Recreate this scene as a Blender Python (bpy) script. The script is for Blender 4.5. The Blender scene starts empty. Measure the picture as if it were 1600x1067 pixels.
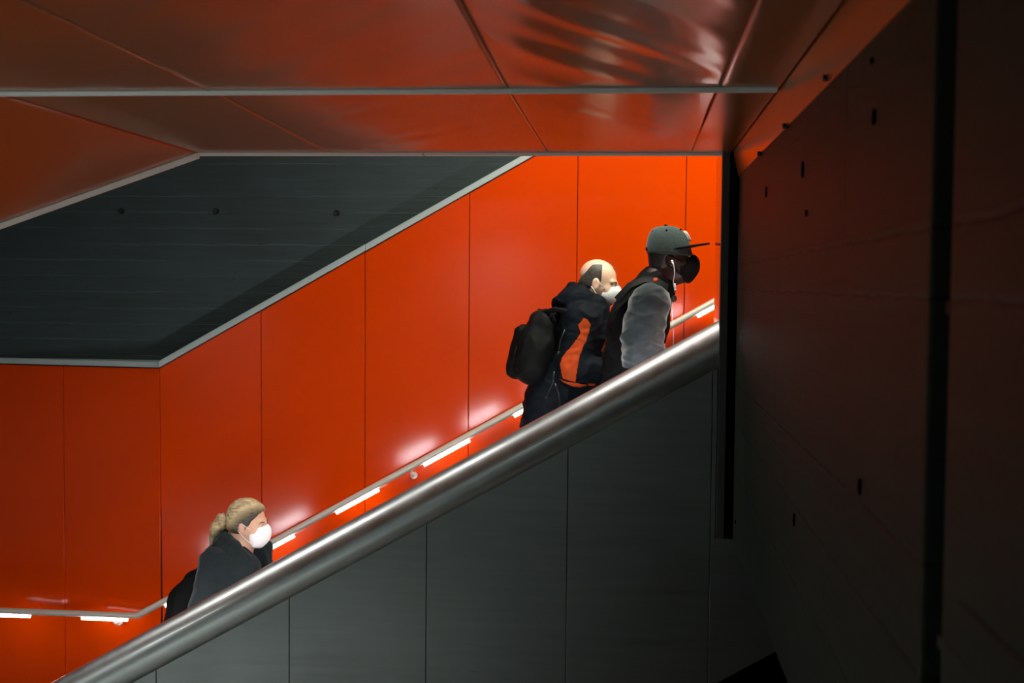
import bpy, bmesh, math, random
import numpy as np
from mathutils import Vector, Matrix, noise
sc = bpy.context.scene
COL = sc.collection
random.seed(7)

# ------------------------------------------------------------------ camera
CAM = np.array([0.0, 0.0, 2.6])
YAW, PITCH, ROLL, F = 0.09657914, 0.0464563, 0.00968152, 1944.52
def _basis():
    cy, sy = math.cos(YAW), math.sin(YAW)
    w = np.array([-sy*math.cos(PITCH), cy*math.cos(PITCH), -math.sin(PITCH)])
    r0 = np.array([cy, sy, 0.0]); u0 = np.cross(r0, w)
    r = r0*math.cos(ROLL) + u0*math.sin(ROLL)
    return r, np.cross(r, w), w
CR, CU, CW = _basis()
cd = bpy.data.cameras.new('camera'); cam = bpy.data.objects.new('camera', cd); COL.objects.link(cam)
cd.sensor_width = 36.0; cd.lens = F/1600*36.0; cd.clip_start = 0.02
cam.matrix_world = Matrix(((CR[0], CU[0], -CW[0], CAM[0]), (CR[1], CU[1], -CW[1], CAM[1]), (CR[2], CU[2], -CW[2], CAM[2]), (0, 0, 0, 1)))
cd.dof.use_dof = True; cd.dof.focus_distance = 6.0; cd.dof.aperture_fstop = 4.0
sc.camera = cam
def ray(px, py): return CW + (px-800)/F*CR - (py-533.5)/F*CU
def PY(px, py, y): d = ray(px, py); return CAM + d*(y-CAM[1])/d[1]
def PZ(px, py, z): d = ray(px, py); return CAM + d*(z-CAM[2])/d[2]
def PX(px, py, x): d = ray(px, py); return CAM + d*(x-CAM[0])/d[0]

# ------------------------------------------------------------------ world, light, exposure
sc.view_settings.view_transform = 'Standard'; sc.view_settings.look = 'None'
sc.view_settings.gamma = 1.0; sc.view_settings.exposure = 0.0; sc.view_settings.use_curve_mapping = False
wd = bpy.data.worlds.new('world'); sc.world = wd; wd.use_nodes = True
wd.node_tree.nodes['Background'].inputs[0].default_value = (0.5, 0.8, 1.0, 1); wd.node_tree.nodes['Background'].inputs[1].default_value = 0.004
def area(name, loc, sx, sy, power, color=(1, 1, 1), target=None, disk=False, spread=180):
    l = bpy.data.lights.new(name, 'AREA'); l.shape = 'DISK' if disk else 'RECTANGLE'; l.size = sx
    if not disk: l.size_y = sy
    l.energy = power; l.color = color; l.spread = math.radians(spread)
    o = bpy.data.objects.new(name, l); COL.objects.link(o); o.location = loc
    t = Vector(target if target is not None else (loc[0], loc[1], loc[2]-1)) - Vector(loc)
    o.rotation_euler = t.to_track_quat('-Z', 'Y').to_euler()
    return o
# lamps in the ceiling of the stairwell, above the upper flight
area('stairwell_lamp', (0.9, 6.1, 4.4), 1.2, 0.3, 66, (0.92, 1.0, 0.76), (0.6, 6.9, 1.6))
area('stairwell_lamp', (-0.5, 6.1, 4.4), 1.2, 0.3, 24, (1.0, 0.78, 0.66), (-0.5, 6.9, 1.6))
# unseen small spots, added and aimed to put sparkle along the steel coping
for x, z in ((-4.08, 2.84), (-3.50, 3.15), (-3.25, 3.45), (-2.38, 3.80), (-1.33, 4.16)):
    area('added_stair_spot', (x, 5.66, z), 0.06, 0, 0.9, (1, 0.99, 0.95), (x+1.68, 5.55, z-2.0), True, 60)
for x in (-2.0, -0.2): area('added_stair_spot', (x, 6.2, 4.3), 0.12, 0, (3.5, 4)[x > -1], (1, 0.98, 0.95), None, True, 55)  # unseen spots added above the climbing people to brighten them
# unseen hall lights, added left of and behind the camera for the steel
area('added_hall_light', (-4.4, 3.3, 2.2), 0.9, 0.35, 30, (0.93, 1.0, 0.98), None, False, 150)
area('added_hall_light', (-3.0, 2.6, 2.6), 1.6, 0.3, 60, (0.93, 1.0, 0.98), None, False, 90)
area('added_hall_light', (-4.0, -3.9, 3.0), 4.6, 0.2, 150, (0.9, 1.0, 0.97), (-4.2, -5.0, 1.2), False, 120)  # added wash: brightens the wall behind for the steel to reflect

# ------------------------------------------------------------------ helpers
def link(o): COL.objects.link(o); return o
def shade(me, smooth=True):
    me.polygons.foreach_set('use_smooth', [smooth]*len(me.polygons))
def tag(o, label=None, cat=None, group=None, kind=None):
    if label: o['label'] = label
    if cat: o['category'] = cat
    if group: o['group'] = group
    if kind: o['kind'] = kind
    return o
def setparent(o, p):
    if p is not None:
        o.parent = p
        bpy.context.view_layer.update()
        o.matrix_parent_inverse = p.matrix_world.inverted()
def build(name, bm, mat, parent=None, smooth=False, bevel=0, seg=2):
    bmesh.ops.recalc_face_normals(bm, faces=bm.faces)
    me = bpy.data.meshes.new(name); bm.to_mesh(me); bm.free()
    me.materials.append(mat); shade(me, smooth)
    o = link(bpy.data.objects.new(name, me))
    if bevel:
        m = o.modifiers.new('bevel', 'BEVEL'); m.width = bevel; m.segments = seg; m.limit_method = 'ANGLE'; m.angle_limit = math.radians(40)
    if parent is not None: setparent(o, parent)
    return o
def empty(name, loc):
    o = link(bpy.data.objects.new(name, None)); o.location = loc; o.empty_display_size = 0.1
    bpy.context.view_layer.update(); return o
def box(bm, lo, hi):
    v = [bm.verts.new((x, y, z)) for x in (lo[0], hi[0]) for y in (lo[1], hi[1]) for z in (lo[2], hi[2])]
    for f in ((0, 1, 3, 2), (4, 6, 7, 5), (0, 4, 5, 1), (2, 3, 7, 6), (0, 2, 6, 4), (1, 5, 7, 3)): bm.faces.new([v[i] for i in f])
def prism(bm, pts, axis, a, b):
    """polygon in the plane normal to axis, extruded from a to b"""
    def mk(p, t):
        return {'x': (t, p[0], p[1]), 'y': (p[0], t, p[1]), 'z': (p[0], p[1], t)}[axis]
    A = [bm.verts.new(mk(p, a)) for p in pts]; B = [bm.verts.new(mk(p, b)) for p in pts]
    bm.faces.new(A); bm.faces.new(B[::-1])
    n = len(pts)
    for i in range(n): bm.faces.new((A[i], A[(i+1) % n], B[(i+1) % n], B[i]))
def tube(bm, pts, r, n=16, caps=True):
    pts = [Vector(p) for p in pts]; rings = []
    rr = r if hasattr(r, '__len__') else [r]*len(pts)
    up = None
    for i, p in enumerate(pts):
        t = (pts[min(i+1, len(pts)-1)] - pts[max(i-1, 0)]).normalized()
        if up is None:
            up = Vector((0, 0, 1)) if abs(t.z) < 0.9 else Vector((1, 0, 0))
        a = t.cross(up).normalized(); b = a.cross(t).normalized(); up = b
        k = 1.0
        if 0 < i < len(pts)-1:
            t1 = (pts[i]-pts[i-1]).normalized(); t2 = (pts[i+1]-pts[i]).normalized()
            k = 1/max(0.5, math.cos(t1.angle(t2)/2))
        rings.append([bm.verts.new(p + (a*math.cos(2*math.pi*j/n) + b*math.sin(2*math.pi*j/n))*rr[i]) for j in range(n)])
    for i in range(len(rings)-1):
        for j in range(n): bm.faces.new((rings[i][j], rings[i][(j+1) % n], rings[i+1][(j+1) % n], rings[i+1][j]))
    if caps: bm.faces.new(rings[0][::-1]); bm.faces.new(rings[-1])
def smooth_by_angle(o, deg=40):
    me = o.data; bm = bmesh.new(); bm.from_mesh(me)
    for f in bm.faces: f.smooth = True
    for e in bm.edges:
        if len(e.link_faces) == 2 and e.calc_face_angle(0) > math.radians(deg): e.smooth = False
    bm.to_mesh(me); bm.free(); return o

# ------------------------------------------------------------------ materials
class NT:
    def __init__(s, name):
        s.m = bpy.data.materials.new(name); s.m.use_nodes = True
        s.t = s.m.node_tree; s.p = s.t.nodes['Principled BSDF']; s.geo = s.t.nodes.new('ShaderNodeNewGeometry').outputs['Position']
    def n(s, typ, **kw):
        nd = s.t.nodes.new('ShaderNode'+typ)
        for k, v in kw.items():
            if k.startswith('i_'):
                nd.inputs[int(k[2:])].default_value = v
            else: setattr(nd, k, v)
        return nd
    def l(s, a, b): s.t.links.new(a, b)
    def math(s, op, a, b=None, clamp=False):
        nd = s.n('Math', operation=op, use_clamp=clamp)
        for i, v in enumerate((a, b)):
            if v is None: continue
            if hasattr(v, 'node'): s.l(v, nd.inputs[i])
            else: nd.inputs[i].default_value = v
        return nd.outputs[0]
    def pos(s, scale=(1, 1, 1)):
        nd = s.n('Mapping'); s.l(s.geo, nd.inputs[0]); nd.inputs['Scale'].default_value = scale; return nd.outputs[0]
    def noise(s, scale, detail=3, vec=None, rough=0.5):
        nd = s.n('TexNoise'); nd.inputs['Scale'].default_value = scale; nd.inputs['Detail'].default_value = detail; nd.inputs['Roughness'].default_value = rough
        s.l(vec if vec is not None else s.geo, nd.inputs['Vector']); return nd.outputs['Fac']
    def ramp(s, fac, stops):
        nd = s.n('ValToRGB'); cr = nd.color_ramp
        while len(cr.elements) < len(stops): cr.elements.new(0.5)
        for e, (p, c) in zip(cr.elements, stops): e.position = p; e.color = tuple(c)+(1,) if len(c) == 3 else c
        s.l(fac, nd.inputs[0]); return nd.outputs[0]
    def mix(s, fac, a, b):
        nd = s.n('Mix', data_type='RGBA')
        for i, v in ((0, fac), (6, a), (7, b)):
            if hasattr(v, 'node'): s.l(v, nd.inputs[i])
            else: nd.inputs[i].default_value = v if i == 0 else tuple(v)+(1,)
        return nd.outputs[2]
    def bump(s, h, strength=0.3, dist=0.01):
        nd = s.n('Bump'); nd.inputs['Strength'].default_value = strength; nd.inputs['Distance'].default_value = dist
        s.l(h, nd.inputs['Height']); s.l(nd.outputs[0], s.p.inputs['Normal'])
    def base(s, c):
        if hasattr(c, 'node'): s.l(c, s.p.inputs['Base Color'])
        else: s.p.inputs['Base Color'].default_value = tuple(c)+(1,)
    def set(s, **kw):
        for k, v in kw.items():
            i = s.p.inputs[k.replace('_', ' ')]
            if hasattr(v, 'node'): s.l(v, i)
            else: i.default_value = v
        return s
def fabric(name, c, rough=0.9, var=0.25, scale=60, bump=0.3, sheen=0.0, bscale=400):
    s = NT(name); f = s.noise(scale, 4)
    s.base(s.mix(f, tuple(x*(1-var) for x in c), tuple(x*(1+var) for x in c))); s.set(Roughness=rough, Sheen_Weight=sheen, Sheen_Roughness=0.4, Specular_IOR_Level=0.08)
    s.bump(s.noise(bscale, 3), bump, 0.002); return s.m
def plain(name, c, rough=0.5, metal=0.0, **kw):
    s = NT(name); f = s.noise(35, 3); s.base(s.mix(f, tuple(x*0.94 for x in c), tuple(x*1.06 for x in c))); s.set(Roughness=rough, Metallic=metal, **kw); return s.m
def emit(name, c, e):
    s = NT(name); s.base(c); s.set(Emission_Color=tuple(c)+(1,), Emission_Strength=e); return s.m
def orange(name, c, rough, spec=0.5, coat=0.0):
    s = NT(name); f = s.noise(1.6, 3); s.base(s.mix(f, tuple(x*0.96 for x in c), tuple(x*1.04 for x in c)))
    g = s.noise(9, 4); s.set(Roughness=s.math('MULTIPLY_ADD', g, 0.08) if False else rough, Coat_Weight=coat, Coat_Roughness=rough*0.3, Specular_IOR_Level=spec)
    s.bump(s.noise(2.2, 2), 0.05, 0.02); return s.m
def steel(name, c, rough, stretch=(60, 60, 1.2), aniso=0.0, bump=0.05):
    s = NT(name); v = s.pos(stretch); f = s.noise(6, 5, v); big = s.noise(2.5, 3)
    s.base(s.mix(f, tuple(x*0.85 for x in c), tuple(x*1.1 for x in c)))
    nd = s.n('MapRange'); s.l(s.math('ADD', s.math('MULTIPLY', f, 0.5), s.math('MULTIPLY', big, 0.5)), nd.inputs[0])
    nd.inputs[1].default_value = 0.3; nd.inputs[2].default_value = 0.7; nd.inputs[3].default_value = rough*0.8; nd.inputs[4].default_value = rough*1.2
    s.set(Metallic=1.0, Roughness=nd.outputs[0], Anisotropic=aniso)
    s.bump(s.math('ADD', s.math('MULTIPLY', f, 0.3), big), bump, 0.01); return s.m
def concrete(name, c, board=0.11, rough=0.7, lines=(), lightlines=0.5, axis=2, spec=0.5, bstr=0.55):
    s = NT(name)
    sep = s.n('SeparateXYZ'); s.l(s.geo, sep.inputs[0]); co = {0: sep.outputs[0], 1: sep.outputs[1], 2: sep.outputs[2]}
    big = s.noise(1.3, 5, None, 0.6); st = s.noise(3, 6, s.pos((0.5, 0.5, 9)), 0.65); fine = s.noise(60, 4)
    wob = s.math('MULTIPLY', s.math('SUBTRACT', s.noise(7, 3), 0.5), 0.02)
    zz = s.math('ADD', co[axis], wob)
    fr = s.math('FRACT', s.math('DIVIDE', zz, board))
    d = s.math('MULTIPLY', s.math('MINIMUM', fr, s.math('SUBTRACT', 1.0, fr)), board)     # distance to the board joint
    ln = s.math('SUBTRACT', 1.0, s.math('DIVIDE', d, 0.004), True)
    msk = s.n('MapRange'); s.l(s.noise(1.7, 4, s.pos((1, 1, 6))), msk.inputs[0]); msk.inputs[1].default_value = 0.42; msk.inputs[2].default_value = 0.58
    ln = s.math('MULTIPLY', ln, msk.outputs[0])
    bd = s.n('TexWhiteNoise', noise_dimensions='1D'); s.l(s.math('FLOOR', s.math('DIVIDE', zz, board)), bd.inputs['W'])
    tone = s.math('ADD', s.math('ADD', s.math('MULTIPLY', big, 0.5), s.math('MULTIPLY', st, 0.45)), s.math('MULTIPLY', bd.outputs[0], 0.12))
    col = s.ramp(tone, [(0.28, tuple(x*0.62 for x in c)), (0.75, tuple(x*1.35 for x in c))])
    pit = s.math('GREATER_THAN', s.noise(28, 2), 0.74)
    col = s.mix(s.math('MULTIPLY', pit, 0.7), col, tuple(x*0.25 for x in c))
    col = s.mix(s.math('MULTIPLY', ln, lightlines), col, tuple(min(1, x*3.2) for x in c))
    h = s.math('ADD', s.math('MULTIPLY', fine, 0.25), s.math('ADD', st, s.math('MULTIPLY', ln, 0.8)))
    for (ax, v, w, ax2, lo, hi) in lines:          # form joints cast into the wall
        q = s.math('ABSOLUTE', s.math('SUBTRACT', s.math('ADD', co[ax], wob), v))
        m = s.math('SUBTRACT', 1.0, s.math('DIVIDE', q, w), True)
        m = s.math('MULTIPLY', m, s.math('MULTIPLY', s.math('GREATER_THAN', co[ax2], lo), s.math('LESS_THAN', co[ax2], hi)))
        brk = s.n('MapRange'); s.l(s.noise(9, 3), brk.inputs[0]); brk.inputs[1].default_value = 0.35; brk.inputs[2].default_value = 0.55
        m = s.math('MULTIPLY', m, brk.outputs[0])
        col = s.mix(s.math('MULTIPLY', m, 0.85), col, tuple(x*0.12 for x in c)); h = s.math('SUBTRACT', h, s.math('MULTIPLY', m, 2.0))
    h = s.math('SUBTRACT', h, s.math('MULTIPLY', pit, 1.0))
    s.base(col); s.set(Roughness=rough, Specular_IOR_Level=spec); s.bump(h, bstr, 0.012); return s.m

M = {}
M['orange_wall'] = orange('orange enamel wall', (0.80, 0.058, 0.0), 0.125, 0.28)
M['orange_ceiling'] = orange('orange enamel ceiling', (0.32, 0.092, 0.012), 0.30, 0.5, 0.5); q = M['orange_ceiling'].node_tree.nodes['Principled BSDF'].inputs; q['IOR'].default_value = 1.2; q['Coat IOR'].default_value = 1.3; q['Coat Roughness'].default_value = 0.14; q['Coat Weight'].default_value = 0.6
M['orange_gloss'] = orange('orange polished reveal', (0.75, 0.06, 0.003), 0.05, 0.3)
M['backing'] = plain('black backing', (0.006, 0.006, 0.006), 0.9)
M['steel_panel'] = steel('brushed steel sheet', (0.24, 0.25, 0.245), 0.34, (0.5, 0.5, 7), bump=0.012)
M['steel_tube'] = steel('brushed steel coping', (0.56, 0.58, 0.575), 0.39, (3, 3, 3), bump=0.015); M['steel_tube'].node_tree.nodes['Principled BSDF'].inputs['Coat Weight'].default_value = 1.0; M['steel_tube'].node_tree.nodes['Principled BSDF'].inputs['Coat Roughness'].default_value = 0.10
M['trim_blue'] = plain('grey blue metal trim', (0.55, 0.67, 0.70), 0.45, 0.25)
M['trim_grey'] = plain('grey metal trim', (0.88, 0.87, 0.82), 0.45, 0.1)
M['rail'] = plain('satin steel rail', (0.8, 0.76, 0.70), 0.4, 0.25)
M['led'] = emit('led diffuser', (1.0, 0.97, 0.92), 17.0); M['led_bright'] = emit('bright led diffuser', (1.0, 0.95, 0.93), 170.0)
M['dark_steel'] = plain('dark steel post', (0.10, 0.10, 0.09), 0.4, 0.8)
M['stair'] = plain('grey stone stair', (0.12, 0.12, 0.12), 0.7)
M['hall_floor'] = plain('grey hall floor', (0.30, 0.32, 0.31), 0.45)
M['void'] = plain('dark recess', (0.0015, 0.0015, 0.0015), 0.9, 0.0, Specular_IOR_Level=0.0)  # near black: the shade of gaps and voids put into the colour
M['pipe'] = plain('black painted pipe', (0.008, 0.008, 0.008), 0.5)
M['bolt'] = plain('dark bolt', (0.02, 0.018, 0.016), 0.5, 0.5)
# ------------------------------------------------------------------ setting
YF, YR = 5.5, 7.75                 # parapet plane, rear cladding plane
ZC = float(PY(750, 239, YF)[2])    # hall ceiling
XW = float(PY(1150, 400, YF)[0])   # face of the concrete wall on the right
ZB = float(PX(1140, 835, XW)[2])   # its lower edge
lerp = lambda a, b, t: a + (b-a)*t
# stair geometry from the rear handrail
YH = YR-0.10
h0, h1 = PY(215, 962, YH), PY(1115, 472, YH)
SL = (h1[2]-h0[2])/(h1[0]-h0[0])
def rail_z(x): return h0[2] + max(0.0, x-h0[0])*SL
RUN = 0.29; RISE = RUN*SL
XS = h0[0]+0.12                    # first riser
ZLAND = rail_z(h0[0]) - 0.93
NST = 14
def tread_z(x):
    k = math.floor((x-XS)/RUN)+1
    return ZLAND + RISE*min(max(k, 0), NST)
# rear wall: dark backing with orange enamel panels
wr = bmesh.new(); box(wr, (-6.0, YR+0.012, ZLAND-0.2), (3.2, YR+0.03, 4.4))
# (top follows the trim: build as prism instead)
wr.free()
tA, tB, tC = PY(-60, 568.5, YR), PY(250, 574, YR), PY(830, 246.5, YR)
tsl = (tC[2]-tB[2])/(tC[0]-tB[0])
def trim_z(x): return tB[2] + max(0.0, x-tB[0])*tsl
XL, XR = -6.0, 3.0
YC = YR+0.17                        # concrete face behind the cladding
PIV = Vector((float(PY(250, 574, YR)[0]), YR, 0)); BEND = math.radians(-7)
XB = float(PY(90, 800, YR)[0] - (PY(1071, 350, YR)[0]-PY(250, 760, YR)[0])/5); LB = PIV.x-XB; DB = LB*math.sin(-BEND)
def bend(o):                        # the lower run of cladding turns a little away
    me = o.data
    if min(v.co.x for v in me.vertices) < XB-0.03: me.transform(Matrix.Translation((LB-LB*math.cos(BEND), DB, 0)))      # and then runs on parallel
    else: me.transform(Matrix.Translation(PIV) @ Matrix.Rotation(BEND, 4, 'Z') @ Matrix.Translation(-PIV))
    return o
bm = bmesh.new()
prism(bm, [(tB[0], ZLAND-0.3), (XR, ZLAND-0.3), (XR, trim_z(XR)), (tB[0], tB[2])], 'y', YR+0.014, YR+0.06)
wall = build('wall_rear', bm, M['backing']); tag(wall, kind='structure')
LEAN = Matrix.Translation((0, YR, 2)) @ Matrix.Rotation(math.radians(0.9), 4, 'X') @ Matrix.Translation((0, -YR, -2)); wall.data.transform(LEAN)   # the sheets lean out a little at the top
bm = bmesh.new(); prism(bm, [(XB, ZLAND-0.3), (tB[0], ZLAND-0.3), (tB[0], tB[2]), (XB, tB[2])], 'y', YR+0.014, YR+0.06)
wall2 = bend(build('wall_rear_lower', bm, M['backing'])); tag(wall2, kind='structure')
jx = [float(PY(x, y, YR)[0]) for x, y in ((90, 800), (250, 760), (408, 650), (570, 600), (733, 500), (902.5, 330), (1071, 350))]
wd_ = (jx[-1]-jx[1])/5
js = [jx[0]-wd_*k for k in range(6, 0, -1)] + jx + [jx[-1]+wd_*k for k in range(1, 4)]
g = 0.0022
for a, b in zip(js[:-1], js[1:]):
    if b <= XL+0.05: continue
    a = max(a, XL); bm = bmesh.new()
    zl, zr = trim_z(a)-0.008, trim_z(b)-0.008
    prism(bm, [(a+g, ZLAND-0.3), (b-g, ZLAND-0.3), (b-g, zr), (a+g, zl)], 'y', YR, YR+0.013)
    low = b <= jx[1]+0.01
    o = build('cladding_panel', bm, M['orange_wall'], wall2 if low else wall, bevel=0.0015)
    if low: bend(o)
    else: o.data.transform(LEAN)
# metal trim capping the cladding
def strip(name, poly_xz, h, y0, y1, mat, **kw):
    bm = bmesh.new()
    for i in range(len(poly_xz)-1):
        (xa, za), (xb, zb) = poly_xz[i], poly_xz[i+1]
        prism(bm, [(xa, za), (xb, zb), (xb, zb+h), (xa, za+h)], 'y', y0, y1)
    return tag(build(name, bm, mat, **kw), kind='structure')
jt = float(PY(572, 390, YR)[0])
bend(strip('trim_11', [(XL, tB[2]), (XB-0.001, tB[2])], 0.036, YR-0.012, YC-DB+0.01, M['trim_blue'], bevel=0.004))
for i, seg in enumerate(([(XB+0.001, tB[2]), (tB[0]-0.001, tB[2])], [(tB[0]+0.001, tB[2]), (jt-0.001, trim_z(jt))], [(jt+0.001, trim_z(jt)), (XR, trim_z(XR))])):
    o = strip('trim_%d' % (i+1), seg, 0.042 if i else 0.036, YR-(0.034 if i else 0.012), YC, M['trim_blue'], bevel=0.004)
    if i == 0: bend(o)
# concrete above and behind the cladding
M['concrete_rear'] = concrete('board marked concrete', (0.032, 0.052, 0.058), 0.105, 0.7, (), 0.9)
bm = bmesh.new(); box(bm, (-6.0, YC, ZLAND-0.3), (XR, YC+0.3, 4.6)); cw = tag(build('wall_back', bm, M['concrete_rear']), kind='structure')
M['hole'] = plain('tie hole concrete', (0.006, 0.009, 0.010), 0.8); M['hole_rim'] = plain('tie hole rim', (0.07, 0.10, 0.11), 0.8)
def ringhole(name, c, nrm, r, parent, matrim, stretch=1.0):
    n = Vector(nrm); q = n.to_track_quat('Z', 'Y').to_matrix()
    bm = bmesh.new(); prof = [(r*1.0, -0.002), (r*0.98, 0.0015), (r*0.82, 0.002), (r*0.72, -0.002), (0.0, -0.0015)]
    N = 20; rings = []
    for rr, z in prof: rings.append([bm.verts.new(Vector(c)+q @ Vector((rr*math.cos(2*math.pi*j/N), rr*math.sin(2*math.pi*j/N)*stretch, z+0.0025))) for j in range(N)])
    for i in range(len(rings)-1):
        for j in range(N): bm.faces.new((rings[i][j], rings[i][(j+1) % N], rings[i+1][(j+1) % N], rings[i+1][j]))
    bmesh.ops.remove_doubles(bm, verts=bm.verts, dist=1e-5)
    return build(name, bm, matrim, parent, True)
for x, y in ((190, 330), (338, 330), (526, 333)):
    ringhole('tie_hole', PY(x, y, YC), (0, -1, 0), 0.021, cw, M['hole'])
# parapet side wall, hall ceiling, soffits
E1 = float(PY(1142, 237, YF)[0])
yM = float(PZ(1208, 138, ZC)[1])            # the middle trim
Xf = float(PY(310, 240, YF)[0])             # fold line where the ceiling tips down
pf = PY(0, 350, YF); fsl = (ZC-pf[2])/(Xf-pf[0])
def ceil_z(x): return ZC if x >= Xf else ZC-(Xf-x)*fsl
bm = bmesh.new()
prism(bm, [(-6.0, ceil_z(-6.0)+0.03), (Xf, ZC+0.03), (1.2, ZC+0.03), (1.2, ZC+0.12), (Xf, ZC+0.12), (-6.0, ceil_z(-6.0)+0.12)], 'y', -5.0, YF)
ceil = tag(build('ceiling', bm, M['backing']), kind='structure')
def cpanel(c00, c10, c11, c01, nx=64, ny=64, amp=0.0, seed=0, gap=0.003, ridge=0.0, dirv=(0.6, 0.8)):
    """one ceiling sheet, slightly buckled as thin sheet metal is"""
    me = bmesh.new(); V = {}
    C = [Vector((p[0], p[1])) for p in (c00, c10, c11, c01)]
    cen = sum(C, Vector((0, 0)))/4
    C = [p + (cen-p).normalized()*gap*1.4 for p in C]
    for i in range(nx+1):
        for j in range(ny+1):
            u, v = i/nx, j/ny
            p = C[0].lerp(C[1], u).lerp(C[3].lerp(C[2], u), v)
            w = (16*u*(1-u)*v*(1-v))**0.5
            q = p.x*dirv[1] - p.y*dirv[0]; al = p.x*dirv[0] + p.y*dirv[1]       # across and along the ridges
            d = amp*w*(noise.noise(Vector((p.x*1.3+seed*3.1, p.y*0.9, seed*1.7))) - 0.4) + ridge*w*(noise.noise(Vector((q*5.0+seed*2.0+0.35*al, al*0.35, seed*5.3))) + 0.55*noise.noise(Vector((q*11.0+0.5*al, al*0.45, seed*7.7))))
            V[i, j] = me.verts.new((p.x, p.y, ceil_z(p.x)+d))
    for i in range(nx):
        for j in range(ny): me.faces.new((V[i, j], V[i, j+1], V[i+1, j+1], V[i+1, j]))
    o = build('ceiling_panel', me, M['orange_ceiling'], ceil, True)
    s = o.modifiers.new('s', 'SOLIDIFY'); s.thickness = 0.006; s.offset = -1.0
    # normals must face down
    if o.data.polygons[0].normal.z > 0: o.data.flip_normals()
    return o
zc2 = lambda x, y: PZ(x, y, ZC)[:2]
# joints (rear end, front end) as lines from the edge at YF to the middle trim and from there past the camera
rear = [PY(515, 238, YF), PY(857, 238, YF), PY(1080, 238, YF)]
mid = [PZ(345, 148, ZC), PZ(797, 143, ZC), PZ(1123, 140, ZC)]
fr_ = [PZ(130, 45, ZC), PZ(722, 4, ZC), PZ(1181, 4, ZC)]
yE = YF-0.016; yMa, yMb = yM+0.012, yM-0.012
xs_r = [Xf] + [float(p[0]) for p in rear] + [E1]
xs_m = [Xf] + [float(p[0]) for p in mid] + [E1]
y2 = 1.7
def ext(m, f_, y): t = (y-m[1])/(f_[1]-m[1]); return float(m[0]+(f_[0]-m[0])*t)
xs_f = [Xf] + [min(max(ext(m, f_, y2), Xf+0.25), E1-0.02) for m, f_ in zip(mid, fr_)] + [E1]
AMP1 = [0.003, 0.005, 0.006, 0.003]; AMP2 = [0.006, 0.012, 0.012, 0.006]; RID = [0.004, 0.012, 0.012, 0.005]
def pdir(p, q): v = PZ(*q, ZC)[:2]-PZ(*p, ZC)[:2]; return v/np.linalg.norm(v)
DIR = [pdir((300, 100), (560, 0)), pdir((380, 130), (720, 0)), pdir((1120, 105), (880, 20)), pdir((1180, 100), (1150, 20))]
for k in range(4):
    cpanel((xs_m[k], yMa), (xs_m[k+1], yMa), (xs_r[k+1], yE), (xs_r[k], yE), amp=AMP1[k], seed=k+1, ridge=RID[k]*0.35, dirv=DIR[k])
    cpanel((xs_f[k], y2), (xs_f[k+1], y2), (xs_m[k+1], yMb), (xs_m[k], yMb), amp=AMP2[k], seed=k+11, ridge=RID[k], dirv=DIR[k])
    cpanel((xs_f[k], -1.0), (xs_f[k+1], -1.0), (xs_f[k+1], y2), (xs_f[k], y2), nx=16, ny=16, amp=0.008, seed=k+21)
xs2 = [Xf, Xf-1.35, Xf-2.7]
for k in range(2):
    cpanel((xs2[k+1], yMa), (xs2[k], yMa), (xs2[k], yE), (xs2[k+1]+0.25, yE) if k == 0 else (xs2[k+1], yE), amp=0.004, seed=k+31) if k == 0 else cpanel((xs2[2], yMa), (xs2[1], yMa), (xs2[1]+0.25, yE), (xs2[2], yE), amp=0.004, seed=34)
    cpanel((xs2[k+1], y2), (xs2[k], y2), (xs2[k], yMb), (xs2[k+1], yMb), amp=0.008, seed=k+41)
# trims: edge of the opening and the middle strip
def ctrim(name, x0, x1, y0, y1, h, mat):
    bm = bmesh.new()
    q = [bm.verts.new((x, y, ceil_z(x)+z)) for x in (x0, x1) for y, z in ((y0, 0.03), (y0, -h*0.15), (y0+h*0.8, -h), (y1, -h), (y1, 0.03))]
    bm.faces.new(q[:5]); bm.faces.new(q[5:][::-1])
    for k in range(5): bm.faces.new((q[k], q[(k+1) % 5], q[5+(k+1) % 5], q[5+k]))
    return tag(build(name, bm, mat, bevel=0.002), kind='structure')
M['trim_pink'] = plain('pale edge trim', (0.92, 0.84, 0.78), 0.45, 0.1)
ctrim('trim_4', Xf+0.001, float(PY(662, 240, YF)[0]), YF-0.016, YF+0.02, 0.012, M['trim_pink'])
ctrim('trim_5', float(PY(663, 240, YF)[0]), E1, YF-0.016, YF+0.02, 0.012, M['trim_pink'])
ctrim('trim_6', -6.0, Xf-0.001, YF-0.016, YF+0.02, 0.022, M['trim_pink'])
ctrim('trim_7', Xf+0.001, E1-0.004, yM-0.022, yM+0.008, 0.012, M['trim_grey'])
ctrim('trim_8', -6.0, Xf-0.001, yM-0.022, yM+0.008, 0.012, M['trim_grey'])
# stairwell header above the ceiling, stairwell ceiling, end wall
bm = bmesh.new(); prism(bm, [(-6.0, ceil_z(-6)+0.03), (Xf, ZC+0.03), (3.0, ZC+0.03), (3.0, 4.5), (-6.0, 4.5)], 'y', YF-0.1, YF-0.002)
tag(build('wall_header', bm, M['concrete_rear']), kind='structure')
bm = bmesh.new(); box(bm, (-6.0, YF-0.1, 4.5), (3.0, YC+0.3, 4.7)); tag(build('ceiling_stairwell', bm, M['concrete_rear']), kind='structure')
bm = bmesh.new(); box(bm, (3.0, YF-0.1, ZLAND), (3.2, YC+0.3, 4.7)); tag(build('wall_landing', bm, M['concrete_rear']), kind='structure')
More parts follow.
